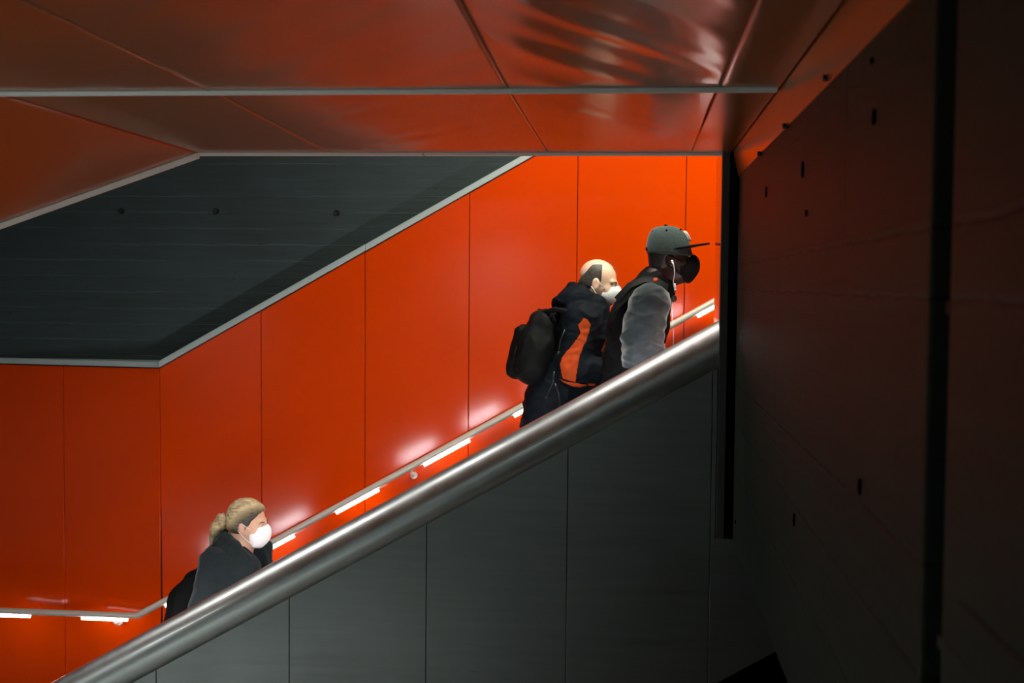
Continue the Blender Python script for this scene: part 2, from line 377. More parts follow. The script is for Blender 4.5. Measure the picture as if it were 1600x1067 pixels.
# orange strip between ceiling and concrete wall
zE3 = float(PX(1425, 0, XW)[2]); 
e2 = [float(v) for v in (lerp(E1, XW, 0.35), lerp(ZC, zE3, 0.36))]
bm = bmesh.new()
prism(bm, [(E1+0.004, ZC-0.002), (e2[0], e2[1]), (XW-0.004, zE3), (XW+0.02, zE3), (XW+0.02, ZC+0.02), (E1+0.004, ZC+0.02)], 'y', -1.0, YF-0.09)
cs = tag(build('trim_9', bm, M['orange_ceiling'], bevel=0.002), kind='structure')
for x, y in ((1186, 240), (1226, 197), (1290, 122)):
    p = PX(x, y, XW-0.01); bm = bmesh.new(); tube(bm, [(XW-0.016, p[1], p[2]), (XW+0.01, p[1], p[2])], 0.008, 10); build('bolt', bm, M['bolt'], cs, True)
# concrete wall on the right: two bays with a dark slot between them
L = []
yj = lambda x, y: float(PX(x, y, XW)[1]); zj = lambda x, y: float(PX(x, y, XW)[2])
for x, y in ((1300, 386), (1300, 458)): L.append((2, zj(x, y), 0.006, 1, 1.0, 6.0))
for x, y in ((1300, 745), (1260, 945), (1300, 870)): L.append((2, zj(x, y), 0.006, 1, 1.0, 6.0))
L.append((1, yj(1322, 240), 0.010, 2, zj(1322, 385), 4.0)); L.append((1, yj(1213, 530), 0.006, 2, zj(1213, 660), zj(1213, 400))); L.append((1, yj(1203, 860), 0.006, 2, 0.5, zj(1203, 735)))
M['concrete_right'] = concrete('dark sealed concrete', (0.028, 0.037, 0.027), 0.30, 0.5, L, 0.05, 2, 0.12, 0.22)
ya, yb = yj(1451, 533), yj(1482, 533)
bm = bmesh.new()
box(bm, (XW, ya, ZB), (XW+0.45, YF-0.09, 4.0))
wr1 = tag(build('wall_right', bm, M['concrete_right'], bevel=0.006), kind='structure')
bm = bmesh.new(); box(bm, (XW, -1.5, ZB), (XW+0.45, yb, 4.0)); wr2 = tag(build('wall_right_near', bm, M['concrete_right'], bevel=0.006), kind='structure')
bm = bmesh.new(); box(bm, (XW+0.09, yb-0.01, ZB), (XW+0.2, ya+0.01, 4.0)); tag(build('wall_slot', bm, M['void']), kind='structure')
for x, y, r, s in ((1367, 183, .009, 1.7), (1255, 265, .010, 2.2), (1198, 300, .009, 2.0), (1345, 760, .009, 1.8), (1242, 812, .009, 2), (1261, 333, .006, 1.5), (1150, 815, .008, 1), (1364, 95, .006, 1)):
    p = PX(x, y, XW); ringhole('tie_hole', p, (-1, 0, 0), r, wr1, M['void'], s)
# pipe in the slot
yp = (ya+yb)/2
pp = tag(empty('conduit_pipe', (XW+0.03, yp, ZB)), 'black vertical pipe fixed in the slot of the dark concrete wall', 'pipe')
bm = bmesh.new(); tube(bm, [(XW+0.03, yp, ZB-0.8), (XW+0.03, yp, 4.0)], 0.014, 16); build('pipe', bm, M['pipe'], pp, True)
for x, y in ((1470, 480), (1455, 1003)):
    z = zj(x, y); bm = bmesh.new(); tube(bm, [(XW+0.03, yp, z-0.010), (XW+0.03, yp, z+0.010)], 0.020, 16); box(bm, (XW+0.02, yp-0.034, z-0.008), (XW+0.036, yp+0.034, z+0.008)); build('clamp', bm, M['pipe'], pp, bevel=0.002)
# pier: polished orange reveal, dark post and black gap
XP = float(PY(1129, 400, YF)[0])
yfar = YF*0 + float(PX(1117, 400, XP)[1])
bm = bmesh.new(); box(bm, (XP, YF+0.01, ZB+0.02), (XP+0.012, yfar, 4.0)); tag(build('wall_reveal', bm, M['orange_gloss'], bevel=0.001), kind='structure')
bm = bmesh.new(); box(bm, (XP-0.010, YF-0.04, ZB+0.005), (XP+0.024, YF+0.009, ZC)); tag(build('trim_10', bm, M['dark_steel'], bevel=0.002), kind='structure')
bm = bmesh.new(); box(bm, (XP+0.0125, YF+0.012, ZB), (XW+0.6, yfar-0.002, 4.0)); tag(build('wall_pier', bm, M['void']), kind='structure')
# hall floor and dark enclosure on the camera's side
bm = bmesh.new(); box(bm, (-7, -5, -0.2), (3, YF-0.2, 0.0)); tag(build('floor', bm, M['hall_floor']), kind='structure')
bm = bmesh.new(); box(bm, (XP+0.002, YF+0.20, 0.0), (2.95, YF+0.24, ZB-0.02)); tag(build('dark_sheet_under_landing', bm, M['void']), kind='structure')  # black sheet added, standing in for the unlit void under the stair
M['dark_wall'] = plain('grey hall wall', (0.50, 0.54, 0.53), 0.7)
bm = bmesh.new(); box(bm, (-7, -5.2, -0.2), (3, -5, 4)); tag(build('wall_behind', bm, M['dark_wall']), kind='structure')
bm = bmesh.new(); box(bm, (-7.2, -5, -0.2), (-7, YC+0.3, 4.7)); tag(build('wall_left', bm, M['dark_wall']), kind='structure')

# ------------------------------------------------------------------ staircase
st = tag(empty('staircase', (XS, (YF+YR)/2, ZLAND)), 'grey stone stair flight climbing behind the steel parapet', 'staircase')
for k in range(NST):
    bm = bmesh.new(); x0 = XS+k*RUN; x1 = x0+RUN+0.03 if k < NST-1 else XR-0.01
    box(bm, (x0, YF+0.14 if x1 < XP-0.01 else yfar+0.01, ZLAND-0.19 if x1 > XP-0.6 else ZLAND+RISE*k-0.12), (x1, YR-0.002, ZLAND+RISE*(k+1))); build('step', bm, M['stair'], st, bevel=0.006)
bm = bmesh.new(); box(bm, (XL, YF-0.1, ZLAND-0.15), (XS+0.05, YR-0.002, ZLAND)); tag(build('floor_landing', bm, M['stair']), kind='structure')

# ------------------------------------------------------------------ parapet
pa, pb = PY(82, 1067, YF), PY(1118, 505, YF)      # top edge of the coping
psl = (pb[2]-pa[2])/(pb[0]-pa[0]); ang = math.atan(psl); tdir = Vector((math.cos(ang), 0, math.sin(ang))); ndir = Vector((-math.sin(ang), 0, math.cos(ang)))
s0, s1 = PY(245, 1048, YF), PY(1115, 583, YF)
RT = 0.5*abs((pa[2]+psl*(s0[0]-pa[0])) - s0[2])*math.cos(ang)*1.02 + 0.012
YT = YF+0.075
xe = float(PY(1124.5, 510, YF)[0])
def cop(x): return Vector((x, YT, pa[2]+psl*(x-pa[0]))) - ndir*RT
par = tag(empty('stair_parapet', (-1.0, YF+0.06, 0.0)), 'brushed steel parapet wall with thick round coping sloping up beside the stairs', 'parapet')
bm = bmesh.new(); p0, p1 = cop(-5.2), cop(xe-RT*1.2)
nseg = 60; tube(bm, [p0.lerp(p1, i/nseg) for i in range(nseg+1)], RT, 40)
bm.verts.ensure_lookup_table()
for v in list(bm.verts)[-40:]: v.co += tdir*((xe-v.co.x)/tdir.x)     # cut plumb against the post
coping = smooth_by_angle(build('coping', bm, M['steel_tube'], par))
def seam_z(x): return float(s0[2] + (s1[2]-s0[2])/(s1[0]-s0[0])*(x-s0[0]))
q0, q1 = PY(1120, 1067, YF), PY(1208, 1020, YF)
def bot_z(x): return float(q0[2] + (q1[2]-q0[2])/(q1[0]-q0[0])*(x-q0[0]))
pj = [float(PY(x, y, YF)[0]) for x, y in ((244, 1055), (452, 1000), (666, 930), (886, 850), (1111, 760))]
pw = (pj[-1]-pj[0])/4
pjs = [pj[0]-pw*k for k in range(4, 0, -1)] + pj
for a, b in zip(pjs[:-1], pjs[1:]):
    bm = bmesh.new()
    prism(bm, [(a+.0015, bot_z(a)), (b-.0015, bot_z(b)), (b-.0015, seam_z(b)+.02), (a+.0015, seam_z(a)+.02)], 'y', YF, YF+0.012); build('steel_panel', bm, M['steel_panel'], par, bevel=0.001)
bm = bmesh.new(); a = pj[-1]+.0015; b = XW+0.55
prism(bm, [(a, bot_z(a)), (b, bot_z(b)), (b, ZB-0.004), (XP-0.012, ZB-0.004), (XP-0.012, seam_z(XP)+.02), (a, seam_z(a)+.02)], 'y', YF, YF+0.012); build('steel_panel', bm, M['steel_panel'], par, bevel=0.001)
bm = bmesh.new(); prism(bm, [(-5.2, bot_z(-5.2)+.01), (XP, bot_z(XP)+.01), (XP, seam_z(XP)+.03), (-5.2, seam_z(-5.2)+.03)], 'y', YF+0.0125, YF+0.13); build('core', bm, M['void'], par)
bm = bmesh.new(); prism(bm, [(XP, bot_z(XP)+.01), (b, bot_z(b)+.01), (b, ZB-0.01), (XP, ZB-0.01)], 'y', YF+0.0125, YF+0.13); build('core', bm, M['void'], par)

# ------------------------------------------------------------------ handrails with light bars
def handrail(name, label, y, dz, xbars, ybr, x_end, sgn, led, cat='handrail'):
    r = 0.021
    A = Vector((-4.6, y, h0[2]+dz)); B = Vector((h0[0], y, h0[2]+dz)); C_ = Vector((x_end, y, rail_z(x_end)+dz))
    root = tag(empty(name, (B.x, y, B.z)), label, cat)
    bm = bmesh.new(); tube(bm, [A, B, C_], r, 20); smooth_by_angle(build('rail', bm, M['rail'], root), 60)
    def at(x): return Vector((x, y, rail_z(x)+dz))
    for xa, xb in xbars:
        a_, b_ = at(xa), at(xb); t = (b_-a_).normalized(); nn = Vector((-t.z, 0, t.x))
        bm = bmesh.new(); off = -nn*(r+0.007)
        tube(bm, [a_+off, b_+off], 0.0115, 12); lb = build('light_bar', bm, led, root, True)
        lb.data.materials.append(M['rail'])                      # the side towards the wall is the closed back of the fitting
        for f_ in lb.data.polygons:
            if f_.normal.y*sgn > 0.8 or f_.normal.dot(nn) > 0.75: f_.material_index = 1
        bm = bmesh.new(); q = -nn*(r-0.005)
        vs = [bm.verts.new(p_ + q + Vector((0, dy, 0)) + nn*dn) for p_ in (a_, b_) for dy, dn in ((-0.013*sgn, 0), (0.030*sgn, 0), (0.030*sgn, 0.002), (-0.013*sgn, 0.002))]
        for f in ((0, 1, 2, 3), (7, 6, 5, 4), (0, 4, 5, 1), (1, 5, 6, 2), (2, 6, 7, 3), (3, 7, 4, 0)): bm.faces.new([vs[i] for i in f])
        build('light_baffle', bm, M['rail'], root)  # plate added to keep the bar's light off the wall above
    for x in ybr:
        p = at(x); wy = y + sgn*(0.09 if sgn > 0 else 0.066); bm = bmesh.new()
        tube(bm, [p+Vector((0, 0, -r*0.6)), p+Vector((0.0, 0, -0.05)), p+Vector((0, sgn*0.03, -0.068)), Vector((x, wy, p.z-0.068))], 0.007, 10)
        tube(bm, [Vector((x, wy-sgn*0.010, p.z-0.068)), Vector((x, wy+sgn*0.008, p.z-0.068))], 0.022, 24); smooth_by_angle(build('bracket', bm, M['rail'], root))
    return root
def hx(x, y): return float(PY(x, y, YH)[0])
bars = [(-20, 47), (128, 199), (255, 300), (394, 456), (522, 588), (659, 730), (800, 850), (936, 1000), (1086, 1140)]
def ly(x): return 966 if x < 215 else 966-(x-215)*0.5456
BX = [(hx(a, ly(a)), hx(b, ly(b))) for a, b in bars]
BX = [(BX[0][0]-.52-.42, BX[0][1]-.52-.2)] + BX
handrail('handrail', 'steel handrail with light bars along the orange wall', YH, 0.0, BX, [hx(178, 966), hx(643, 740), hx(-320, 960)], 1.6, 1, M['led'])
YI = YF+0.205
handrail('handrail', 'steel handrail with light bars on the stair side of the parapet', YI, -0.035, [(-3.31+0.529*k-0.13, -3.31+0.529*k+0.13) for k in range(7)]+[(0.15, 0.33)], [-2.0, -0.4], 0.345, -1, M['led_bright'])
# ------------------------------------------------------------------ bodies: distance fields meshed into one continuous skin
class Field:
    def __init__(s, lo, hi, h):
        s.lo = np.array(lo, float); s.h = h; s.n = np.maximum(2, np.ceil((np.array(hi)-s.lo)/h).astype(int)+1)
        s.ax = [(s.lo[i]+h*np.arange(s.n[i])).astype(np.float32) for i in range(3)]
        s.D = np.full(tuple(s.n), 0.5, np.float32)
    def sub(s, lo, hi):
        i0 = np.clip(np.floor((np.array(lo)-s.lo)/s.h).astype(int), 0, s.n-1); i1 = np.clip(np.ceil((np.array(hi)-s.lo)/s.h).astype(int)+1, 1, s.n)
        sl = tuple(slice(a, b) for a, b in zip(i0, i1))
        return sl, s.ax[0][sl[0]][:, None, None], s.ax[1][sl[1]][None, :, None], s.ax[2][sl[2]][None, None, :]
    def dist(s, prim, pad):
        if prim[0] == 'c':
            _, a, b, ra, rb = prim; a = np.array(a, float); b = np.array(b, float); r = max(ra, rb)+pad
            sl, X, Y, Z = s.sub(np.minimum(a, b)-r, np.maximum(a, b)+r)
            d = b-a; L = max(1e-9, d @ d)
            t = np.clip(((X-a[0])*d[0]+(Y-a[1])*d[1]+(Z-a[2])*d[2])/L, 0, 1)
            q = np.sqrt((X-a[0]-t*d[0])**2+(Y-a[1]-t*d[1])**2+(Z-a[2]-t*d[2])**2) - (ra+(rb-ra)*t)
        else:
            _, c, r, Rm = prim; c = np.array(c, float); r = np.array(r, float); m = max(r)+pad
            sl, X, Y, Z = s.sub(c-m, c+m)
            Rm = np.eye(3) if Rm is None else np.array(Rm)
            x, y, z = X-c[0], Y-c[1], Z-c[2]
            l = [Rm[0, i]*x+Rm[1, i]*y+Rm[2, i]*z for i in range(3)]
            k0 = np.sqrt(sum((l[i]/r[i])**2 for i in range(3))); k1 = np.sqrt(sum((l[i]/r[i]**2)**2 for i in range(3)))+1e-6
            q = k0*(k0-1)/k1
        return sl, q.astype(np.float32)
    def add(s, prim, k=0.03):
        sl, d = s.dist(prim, k+4*s.h); D = s.D[sl]
        hh = np.maximum(k-np.abs(D-d), 0)/max(k, 1e-6); s.D[sl] = np.minimum(D, d) - hh*hh*k*0.25
    def cut(s, prim, k=0.01):
        sl, d = s.dist(prim, k+4*s.h); d = -d; D = s.D[sl]
        hh = np.maximum(k-np.abs(D-d), 0)/max(k, 1e-6); s.D[sl] = np.maximum(D, d) + hh*hh*k*0.25
    def plane(s, n, p, k=0.005):
        """keep the side n.x < n.p"""
        n = np.array(n, float); n = n/np.linalg.norm(n); X, Y, Z = s.ax[0][:, None, None], s.ax[1][None, :, None], s.ax[2][None, None, :]
        d = (n[0]*X+n[1]*Y+n[2]*Z-n @ np.array(p, float)).astype(np.float32)
        hh = np.maximum(k-np.abs(s.D-d), 0)/k; s.D = np.maximum(s.D, d) + hh*hh*k*0.25
    def mesh(s):
        D = s.D; S = D < 0; n = D.shape
        c = np.zeros((n[0]-1, n[1]-1, n[2]-1), np.int8)
        for i in (0, 1):
            for j in (0, 1):
                for k in (0, 1): c += S[i:n[0]-1+i, j:n[1]-1+j, k:n[2]-1+k]
        cells = np.argwhere((c > 0) & (c < 8)); idx = np.full(c.shape, -1, np.int32); idx[tuple(cells.T)] = np.arange(len(cells))
        acc = np.zeros((len(cells), 3)); cnt = np.zeros(len(cells))
        corners = [(i, j, k) for i in (0, 1) for j in (0, 1) for k in (0, 1)]
        for a in corners:
            for ax in range(3):
                if a[ax]: continue
                b = list(a); b[ax] = 1
                da = D[tuple((cells+a).T)]; db = D[tuple((cells+b).T)]; m = (da < 0) != (db < 0)
                t = np.where(m, da/np.where(m, da-db, 1), 0)
                p = np.tile(np.array(a, float), (len(cells), 1)); p[:, ax] += t
                acc[m] += p[m]; cnt[m] += 1
        V = s.lo + s.h*(cells + acc/np.maximum(cnt, 1)[:, None]); F_ = []
        for ax in range(3):
            o = [0, 1, 2]; o.remove(ax); u, v = o
            A = np.take(S, range(n[ax]-1), ax); B = np.take(S, range(1, n[ax]), ax)
            e = np.argwhere(A != B); e = e[(e[:, u] > 0) & (e[:, v] > 0) & (e[:, u] < n[u]-1) & (e[:, v] < n[v]-1)]
            flip = A[tuple(e.T)]
            q = []
            for du, dv in ((-1, -1), (0, -1), (0, 0), (-1, 0)):
                w = e.copy(); w[:, u] += du; w[:, v] += dv; q.append(idx[tuple(w.T)])
            q = np.stack(q, 1)
            if ax == 1: flip = ~flip
            q[~flip] = q[~flip][:, ::-1]; F_.append(q)
        return V, np.concatenate(F_)
def fobj(name, fld, mat, parent=None, disp=None, smooth=1):
    V, Q_ = fld.mesh()
    me = bpy.data.meshes.new(name); me.vertices.add(len(V)); me.vertices.foreach_set('co', V.astype(np.float32).ravel())
    me.loops.add(len(Q_)*4); me.loops.foreach_set('vertex_index', Q_.ravel().astype(np.int32))
    me.polygons.add(len(Q_)); me.polygons.foreach_set('loop_start', np.arange(0, len(Q_)*4, 4, dtype=np.int32)); me.polygons.foreach_set('loop_total', np.full(len(Q_), 4, np.int32))
    me.update(calc_edges=True); me.validate()
    if smooth:
        E_ = np.empty(len(me.edges)*2, np.int32); me.edges.foreach_get('vertices', E_); E_ = E_.reshape(-1, 2)
        co = V.copy()
        deg = np.bincount(E_.ravel(), minlength=len(V))[:, None]
        for _ in range(smooth):
            a = np.zeros_like(co)
            for i in range(3): a[:, i] = np.bincount(E_[:, 0], co[E_[:, 1], i], len(V)) + np.bincount(E_[:, 1], co[E_[:, 0], i], len(V))
            co = co*0.5 + 0.5*a/np.maximum(deg, 1)
        me.vertices.foreach_set('co', co.astype(np.float32).ravel()); me.update()
    if disp is not None:
        co = np.empty(len(me.vertices)*3, np.float32); me.vertices.foreach_get('co', co); co = co.reshape(-1, 3)
        nn = np.array([v.normal[:] for v in me.vertices]); d = np.array([disp(c) for c in co])
        me.vertices.foreach_set('co', (co+nn*d[:, None]).astype(np.float32).ravel()); me.update()
    me.materials.append(mat); shade(me, True)
    o = link(bpy.data.objects.new(name, me)); setparent(o, parent); return o
def folds(a, sc_=(9, 9, 9), seed=0.0):
    sx = Vector(sc_)
    def f(c):
        p = Vector((c[0]*sx.x+seed, c[1]*sx.y, c[2]*sx.z)); w = 1-abs(noise.noise(p))*2
        return a*(w*w-0.3) + a*0.5*noise.noise(p*2.7)
    return f
class Head:
    def __init__(s, o, pitch, yaw, sc_=1.0):
        s.o = Vector(o); s.R = Matrix.Rotation(math.radians(yaw), 3, 'Z') @ Matrix.Rotation(math.radians(pitch), 3, 'Y'); s.s = sc_; s.Rn = np.array(s.R)
    def p(s, x, y, z): return s.o + s.R @ Vector((x, y, z))*s.s
    def e(s, c, r, R2=None): return ('e', s.p(*c), [q*s.s for q in r], s.Rn if R2 is None else np.array(s.R @ R2))
    def c(s, a, b, ra, rb): return ('c', s.p(*a), s.p(*b), ra*s.s, rb*s.s)
    def cranium(s, off=0.0): return s.e((-.012, 0, .033), (.095+off, .075+off, .083+off))
    def build(s, f, neck):
        A = f.add
        A(s.cranium(), .01); A(s.e((.035, 0, -.03), (.058, .058, .085)), .03); A(s.e((.042, 0, -.082), (.046, .045, .032)), .03)
        A(s.c((.074, -.006, -.100), (.074, .006, -.100), .016, .016), .02)
        for q in (-1, 1):
            A(s.e((.052, q*.036, -.03), (.028, .026, .03)), .02)
            f.cut(s.e((.100, q*.031, .003), (.016, .019, .013)), .012)
            A(s.e((.077, q*.031, .002), (.013, .014, .012)), .006)
            A(s.e((-.004, q*.077, -.012), (.020, .010, .033), Matrix.Rotation(math.radians(-12), 3, 'Y')), .006)
            f.cut(s.e((.001, q*.090, -.010), (.010, .009, .019)), .006)
            A(s.e((.102, q*.011, -.031), (.012, .009, .009)), .008)
            A(s.c((.086, q*.012, .023), (.074, q*.045, .024), .010, .009), .012)
        A(s.c((.093, 0, .014), (.114, 0, -.027), .009, .012), .014)
        A(s.c((.092, -.018, -.060), (.092, .018, -.060), .009, .009), .008); A(s.c((.088, -.016, -.073), (.088, .016, -.073), .010, .010), .008)
        A(('c', s.p(-.028, 0, -.055), neck, .056*s.s, .060), .035); A(('c', s.p(.005, 0, -.075), Vector(neck)+Vector((.03, 0, -.01)), .045*s.s, .05), .03)
def hand(f, w, d, nrm, side, curl=0.5, s_=1.0):
    """palm and five fingers growing out of the wrist w along d; nrm is the palm side"""
    d = Vector(d).normalized(); nrm = (Vector(nrm)-Vector(nrm).dot(d)*d).normalized(); sd = d.cross(nrm).normalized()*side
    for q in (-.028, -.009, .010, .028): f.add(('c', w+d*.005+sd*q*.6, w+d*.085*s_+sd*q, .015, .0125), .012)
    for q, L in ((-.030, .066), (-.010, .076), (.010, .072), (.030, .056)):
        a = w+d*.088*s_+sd*q; an = curl*0.9; b = a+(d*math.cos(an)+nrm*math.sin(an))*L*.45; an2 = curl*2.0; c = b+(d*math.cos(an2)+nrm*math.sin(an2))*L*.32; an3 = curl*2.8; e = c+(d*math.cos(an3)+nrm*math.sin(an3))*L*.25
        f.add(('c', a-d*.012, b, .0095, .009), .004); f.add(('c', b, c, .009, .008), .003); f.add(('c', c, e, .008, .007), .003)
    a = w+d*.025-sd*.030; b = a+(d*.6-sd*.7+nrm*.4).normalized()*.038; c = b+(d*.85+nrm*.5).normalized()*.032
    f.add(('c', a+sd*.012, b, .014, .011), .010); f.add(('c', b, c, .0105, .0085), .004)
def ik(hip, ank, l1, l2):
    hip, ank = Vector(hip), Vector(ank); v = ank-hip; L = v.length; k = max(1.0, L*1.01/(l1+l2)); l1 *= k; l2 *= k
    a = (l1*l1-l2*l2+L*L)/(2*L); h = math.sqrt(max(0, l1*l1-a*a)); d = v.normalized(); side = Vector((0, 1, 0)); fw = side.cross(d); fw = fw if fw.x > 0 else -fw
    return hip + d*a + fw*h
class Pose: pass
def make_pose(yp, head, pitch, yaw, hs, neck, sh, chest, waist, pelvis, armN, armF, shw, hipf):
    J = Pose(); J.yp = yp
    Q = lambda p, dy=0: Vector(PY(p[0], p[1], yp)) + Vector((0, dy, 0))
    J.Q = Q; J.head = Head(Q(head), pitch, yaw, hs); J.neck = Q(neck); J.chest = Q(chest); J.waist = Q(waist); J.pelvis = Q(pelvis)
    J.sh = [Q(sh, -shw), Q(sh, shw)]
    J.el = [Q(armN[0], -shw-armN[2]), Q(armF[0], shw+armF[2])]; J.wr = [Q(armN[1], -shw-armN[3]), Q(armF[1], shw+armF[3])]
    J.hip = [J.pelvis+Vector((0, -.09, -.02)), J.pelvis+Vector((0, .09, -.02))]
    kf = math.floor((J.pelvis.x+hipf-XS)/RUN)
    J.ank = []
    for i, k in ((0, kf), (1, kf-1)):
        xx = XS+k*RUN+.10; J.ank.append(Vector((xx, J.hip[i].y, tread_z(xx)+.085)))
    J.kn = [ik(J.hip[i], J.ank[i], .43, .43) for i in (0, 1)]
    pts = [J.head.p(.2, 0, .2), J.head.p(-.15, 0, .15), J.neck] + J.sh + J.el + J.wr + J.kn + J.ank
    P_ = np.array([p[:] for p in pts]); J.lo = P_.min(0)-[.22, .16, .12]; J.hi = P_.max(0)+[.22, .16, .06]
    return J
def body(J, skin, h=0.0058):
    f = Field(J.lo, J.hi, h)
    mid = (J.sh[0]+J.sh[1])/2
    f.add(('e', J.pelvis, (.12, .165, .12), None)); f.add(('c', J.pelvis, J.waist, .115, .115), .06); f.add(('c', J.waist, J.chest, .115, .125), .06)
    for i in (0, 1):
        q = Vector((0, (-.07, .07)[i], 0))
        f.add(('c', J.waist+q*.8, J.chest+q, .09, .10), .06); f.add(('c', J.chest+q, mid+q*.9, .105, .075), .06)
        f.add(('c', mid, J.sh[i], .07, .062), .05); f.add(('c', J.neck, J.sh[i]*.7+mid*.3, .05, .05), .05)
        f.add(('c', J.sh[i], J.el[i], .055, .042), .04); f.add(('c', J.el[i], J.wr[i], .043, .028), .02)
        d = (J.wr[i]-J.el[i]).normalized(); hand(f, J.wr[i], d, Vector((0, (1, -1)[i], -.4)), (1, -1)[i], .55)
        f.add(('c', J.hip[i], J.kn[i], .082, .056), .05); f.add(('c', J.kn[i], J.ank[i], .055, .036), .03)
        f.add(('c', (J.kn[i]*.65+J.ank[i]*.35)+Vector((-.02, 0, 0)), J.kn[i]*.4+J.ank[i]*.6, .045, .035), .03)
        a = J.ank[i]; f.add(('c', a+Vector((-.04, 0, -.045)), a+Vector((.10, 0, -.055)), .032, .028), .03); f.add(('c', a, a+Vector((.08, 0, -.045)), .034, .026), .03); f.add(('c', a+Vector((.10, 0, -.06)), a+Vector((.16, 0, -.065)), .026, .018), .02)
    f.add(('c', mid, J.neck, .075, .062), .05)
    J.head.build(f, J.neck)
    return fobj('person', f, skin)
def legs(J, root, mt, ms):
    f = Field(J.lo, J.hi, .009)
    f.add(('e', J.pelvis, (.135, .18, .12), None))
    for i in (0, 1):
        f.add(('c', J.hip[i], J.kn[i], .10, .072), .05); e = J.kn[i]*.06+J.ank[i]*.94; f.add(('c', J.kn[i], e, .072, .058), .03)
    f.plane((.3, 0, 1), J.pelvis+Vector((0, 0, .09)))
    fobj('trousers', f, mt, root, folds(.006, (14, 14, 9)))
    for i in (0, 1):
        a = J.ank[i]; f = Field(a-Vector((.12, .08, .12)), a+Vector((.24, .08, .08)), .006)
        f.add(('c', a+Vector((-.045, 0, -.042)), a+Vector((.11, 0, -.050)), .042, .040), .03); f.add(('c', a+Vector((0, 0, .02)), a+Vector((.07, 0, -.04)), .048, .036), .03); f.add(('c', a+Vector((.10, 0, -.052)), a+Vector((.175, 0, -.058)), .038, .026), .02)
        f.plane((0, 0, -1), a+Vector((0, 0, -.083))); f.plane((0, 0, 1), a+Vector((0, 0, .045)))
        fobj('shoe', f, ms, root)
def top_garment(J, name, root, mat, extra, cuts=(), h=.0065, r=.0, sleeves=(0, 1), disp=None, long=.0, cuff=.93, slv=None, k=.04):
    f = Field(J.lo, J.hi, h); mid = (J.sh[0]+J.sh[1])/2
    f.add(('e', J.pelvis+Vector((0, 0, .02)), (.14+r, .185+r, .13+r), None)); f.add(('c', J.pelvis, J.waist, .13+r, .13+r), .06); f.add(('c', J.waist, J.chest, .13+r, .14+r), .06)
    for i in (0, 1):
        q = Vector((0, (-.07, .07)[i], 0))
        f.add(('c', J.pelvis+q*.8, J.waist+q*.8, .11+r, .105+r), .06); f.add(('c', J.waist+q*.8, J.chest+q, .105+r, .115+r), .06); f.add(('c', J.chest+q, mid+q*.9, .12+r, .088+r), .06)
        f.add(('c', mid, J.sh[i], .083+r, .075+r), .05); f.add(('c', J.neck+Vector((0, 0, -.03)), J.sh[i]*.6+mid*.4, .06+r, .065+r), .05)
        if long: f.add(('c', J.hip[i], J.hip[i]*(1-long)+J.kn[i]*long, .115+r, .115+r), .08)
    if sleeves:
        for i in sleeves: sleeve(f, J, i, slv or (.072, .066, .055), cuff, k)
    for e in extra: f.add(e[0], e[1])
    for c in cuts:
        if c[0] == 'p': f.plane(c[1], c[2])
        else: f.cut(c[1], c[2])
    return fobj(name, f, mat, root, disp)
def sleeve(f, J, i, rr, cuff, k=.04):
    e = J.el[i]*(1-cuff)+J.wr[i]*cuff
    f.add(('c', J.sh[i], J.el[i], rr[0], rr[1]), k); f.add(('c', J.el[i], e, rr[1], rr[2]), k)
def face_mask(H, root, mat, loopmat, tip=0.0):
    ridge = [(.110, .014), (.132, -.004), (.137, -.032), (.135, -.066), (.112, -.096), (.090, -.122), (.070, -.125)]
    side = [(.066, -.004), (.058, -.014), (.044, -.034), (.038, -.056), (.040, -.080), (.046, -.098), (.052, -.112)]
    wid = [.046, .054, .064, .066, .060, .050, .040]
    bm = bmesh.new(); N = 16; rows = []
    for (rx, rz), (sx, sz), w in zip(ridge, side, wid):
        row = []
        for j in range(-N, N+1):
            t = abs(j)/N; s_ = math.sin(t*math.pi/2); x = sx+(rx+tip-sx)*(max(0, 1-t)**0.8*0.6+math.cos(t*math.pi/2)*0.4 if t < 1 else 0); z = rz+(sz-rz)*t
            row.append(bm.verts.new(H.p(x, math.copysign(w*s_, j) if j else 0, z)))
        rows.append(row)
    for a, b in zip(rows[:-1], rows[1:]):
        for j in range(2*N): bm.faces.new((a[j], a[j+1], b[j+1], b[j]))
    o = build('face_mask', bm, mat, root, True)
    m = o.modifiers.new('sub', 'SUBSURF'); m.levels = 1; m.render_levels = 1; m2 = o.modifiers.new('th', 'SOLIDIFY'); m2.thickness = .003
    for q in (-1, 1):
        for (z0, z1) in ((-.018, .012), (-.088, -.040)):
            bm = bmesh.new(); tube(bm, [H.p(.050, q*.066, z0), H.p(.02, q*.076, (z0+z1)/2), H.p(-.006, q*.083, z1), H.p(-.022, q*.080, z1*.5-.008)], .0022, 6); build('ear_loop', bm, loopmat, o, True)
    return o
def eyes(H, root, hairmat):
    for q in (-1, 1):
        bm = bmesh.new(); bmesh.ops.create_uvsphere(bm, u_segments=16, v_segments=12, radius=.0115*H.s, matrix=Matrix.Translation(H.p(.0805, q*.031, .002))); e = build('eye', bm, M['eye_white'], root, True)
        bm = bmesh.new(); bmesh.ops.create_uvsphere(bm, u_segments=12, v_segments=8, radius=.0055*H.s, matrix=Matrix.Translation(H.p(.0885, q*.0315, .002))); build('iris', bm, M['iris'], e, True)
        bm = bmesh.new(); tube(bm, [H.p(.094, q*.014, .020), H.p(.092, q*.030, .0265), H.p(.080, q*.046, .022)], [.0028, .0036, .002], 8); build('eyebrow', bm, hairmat, root, True)
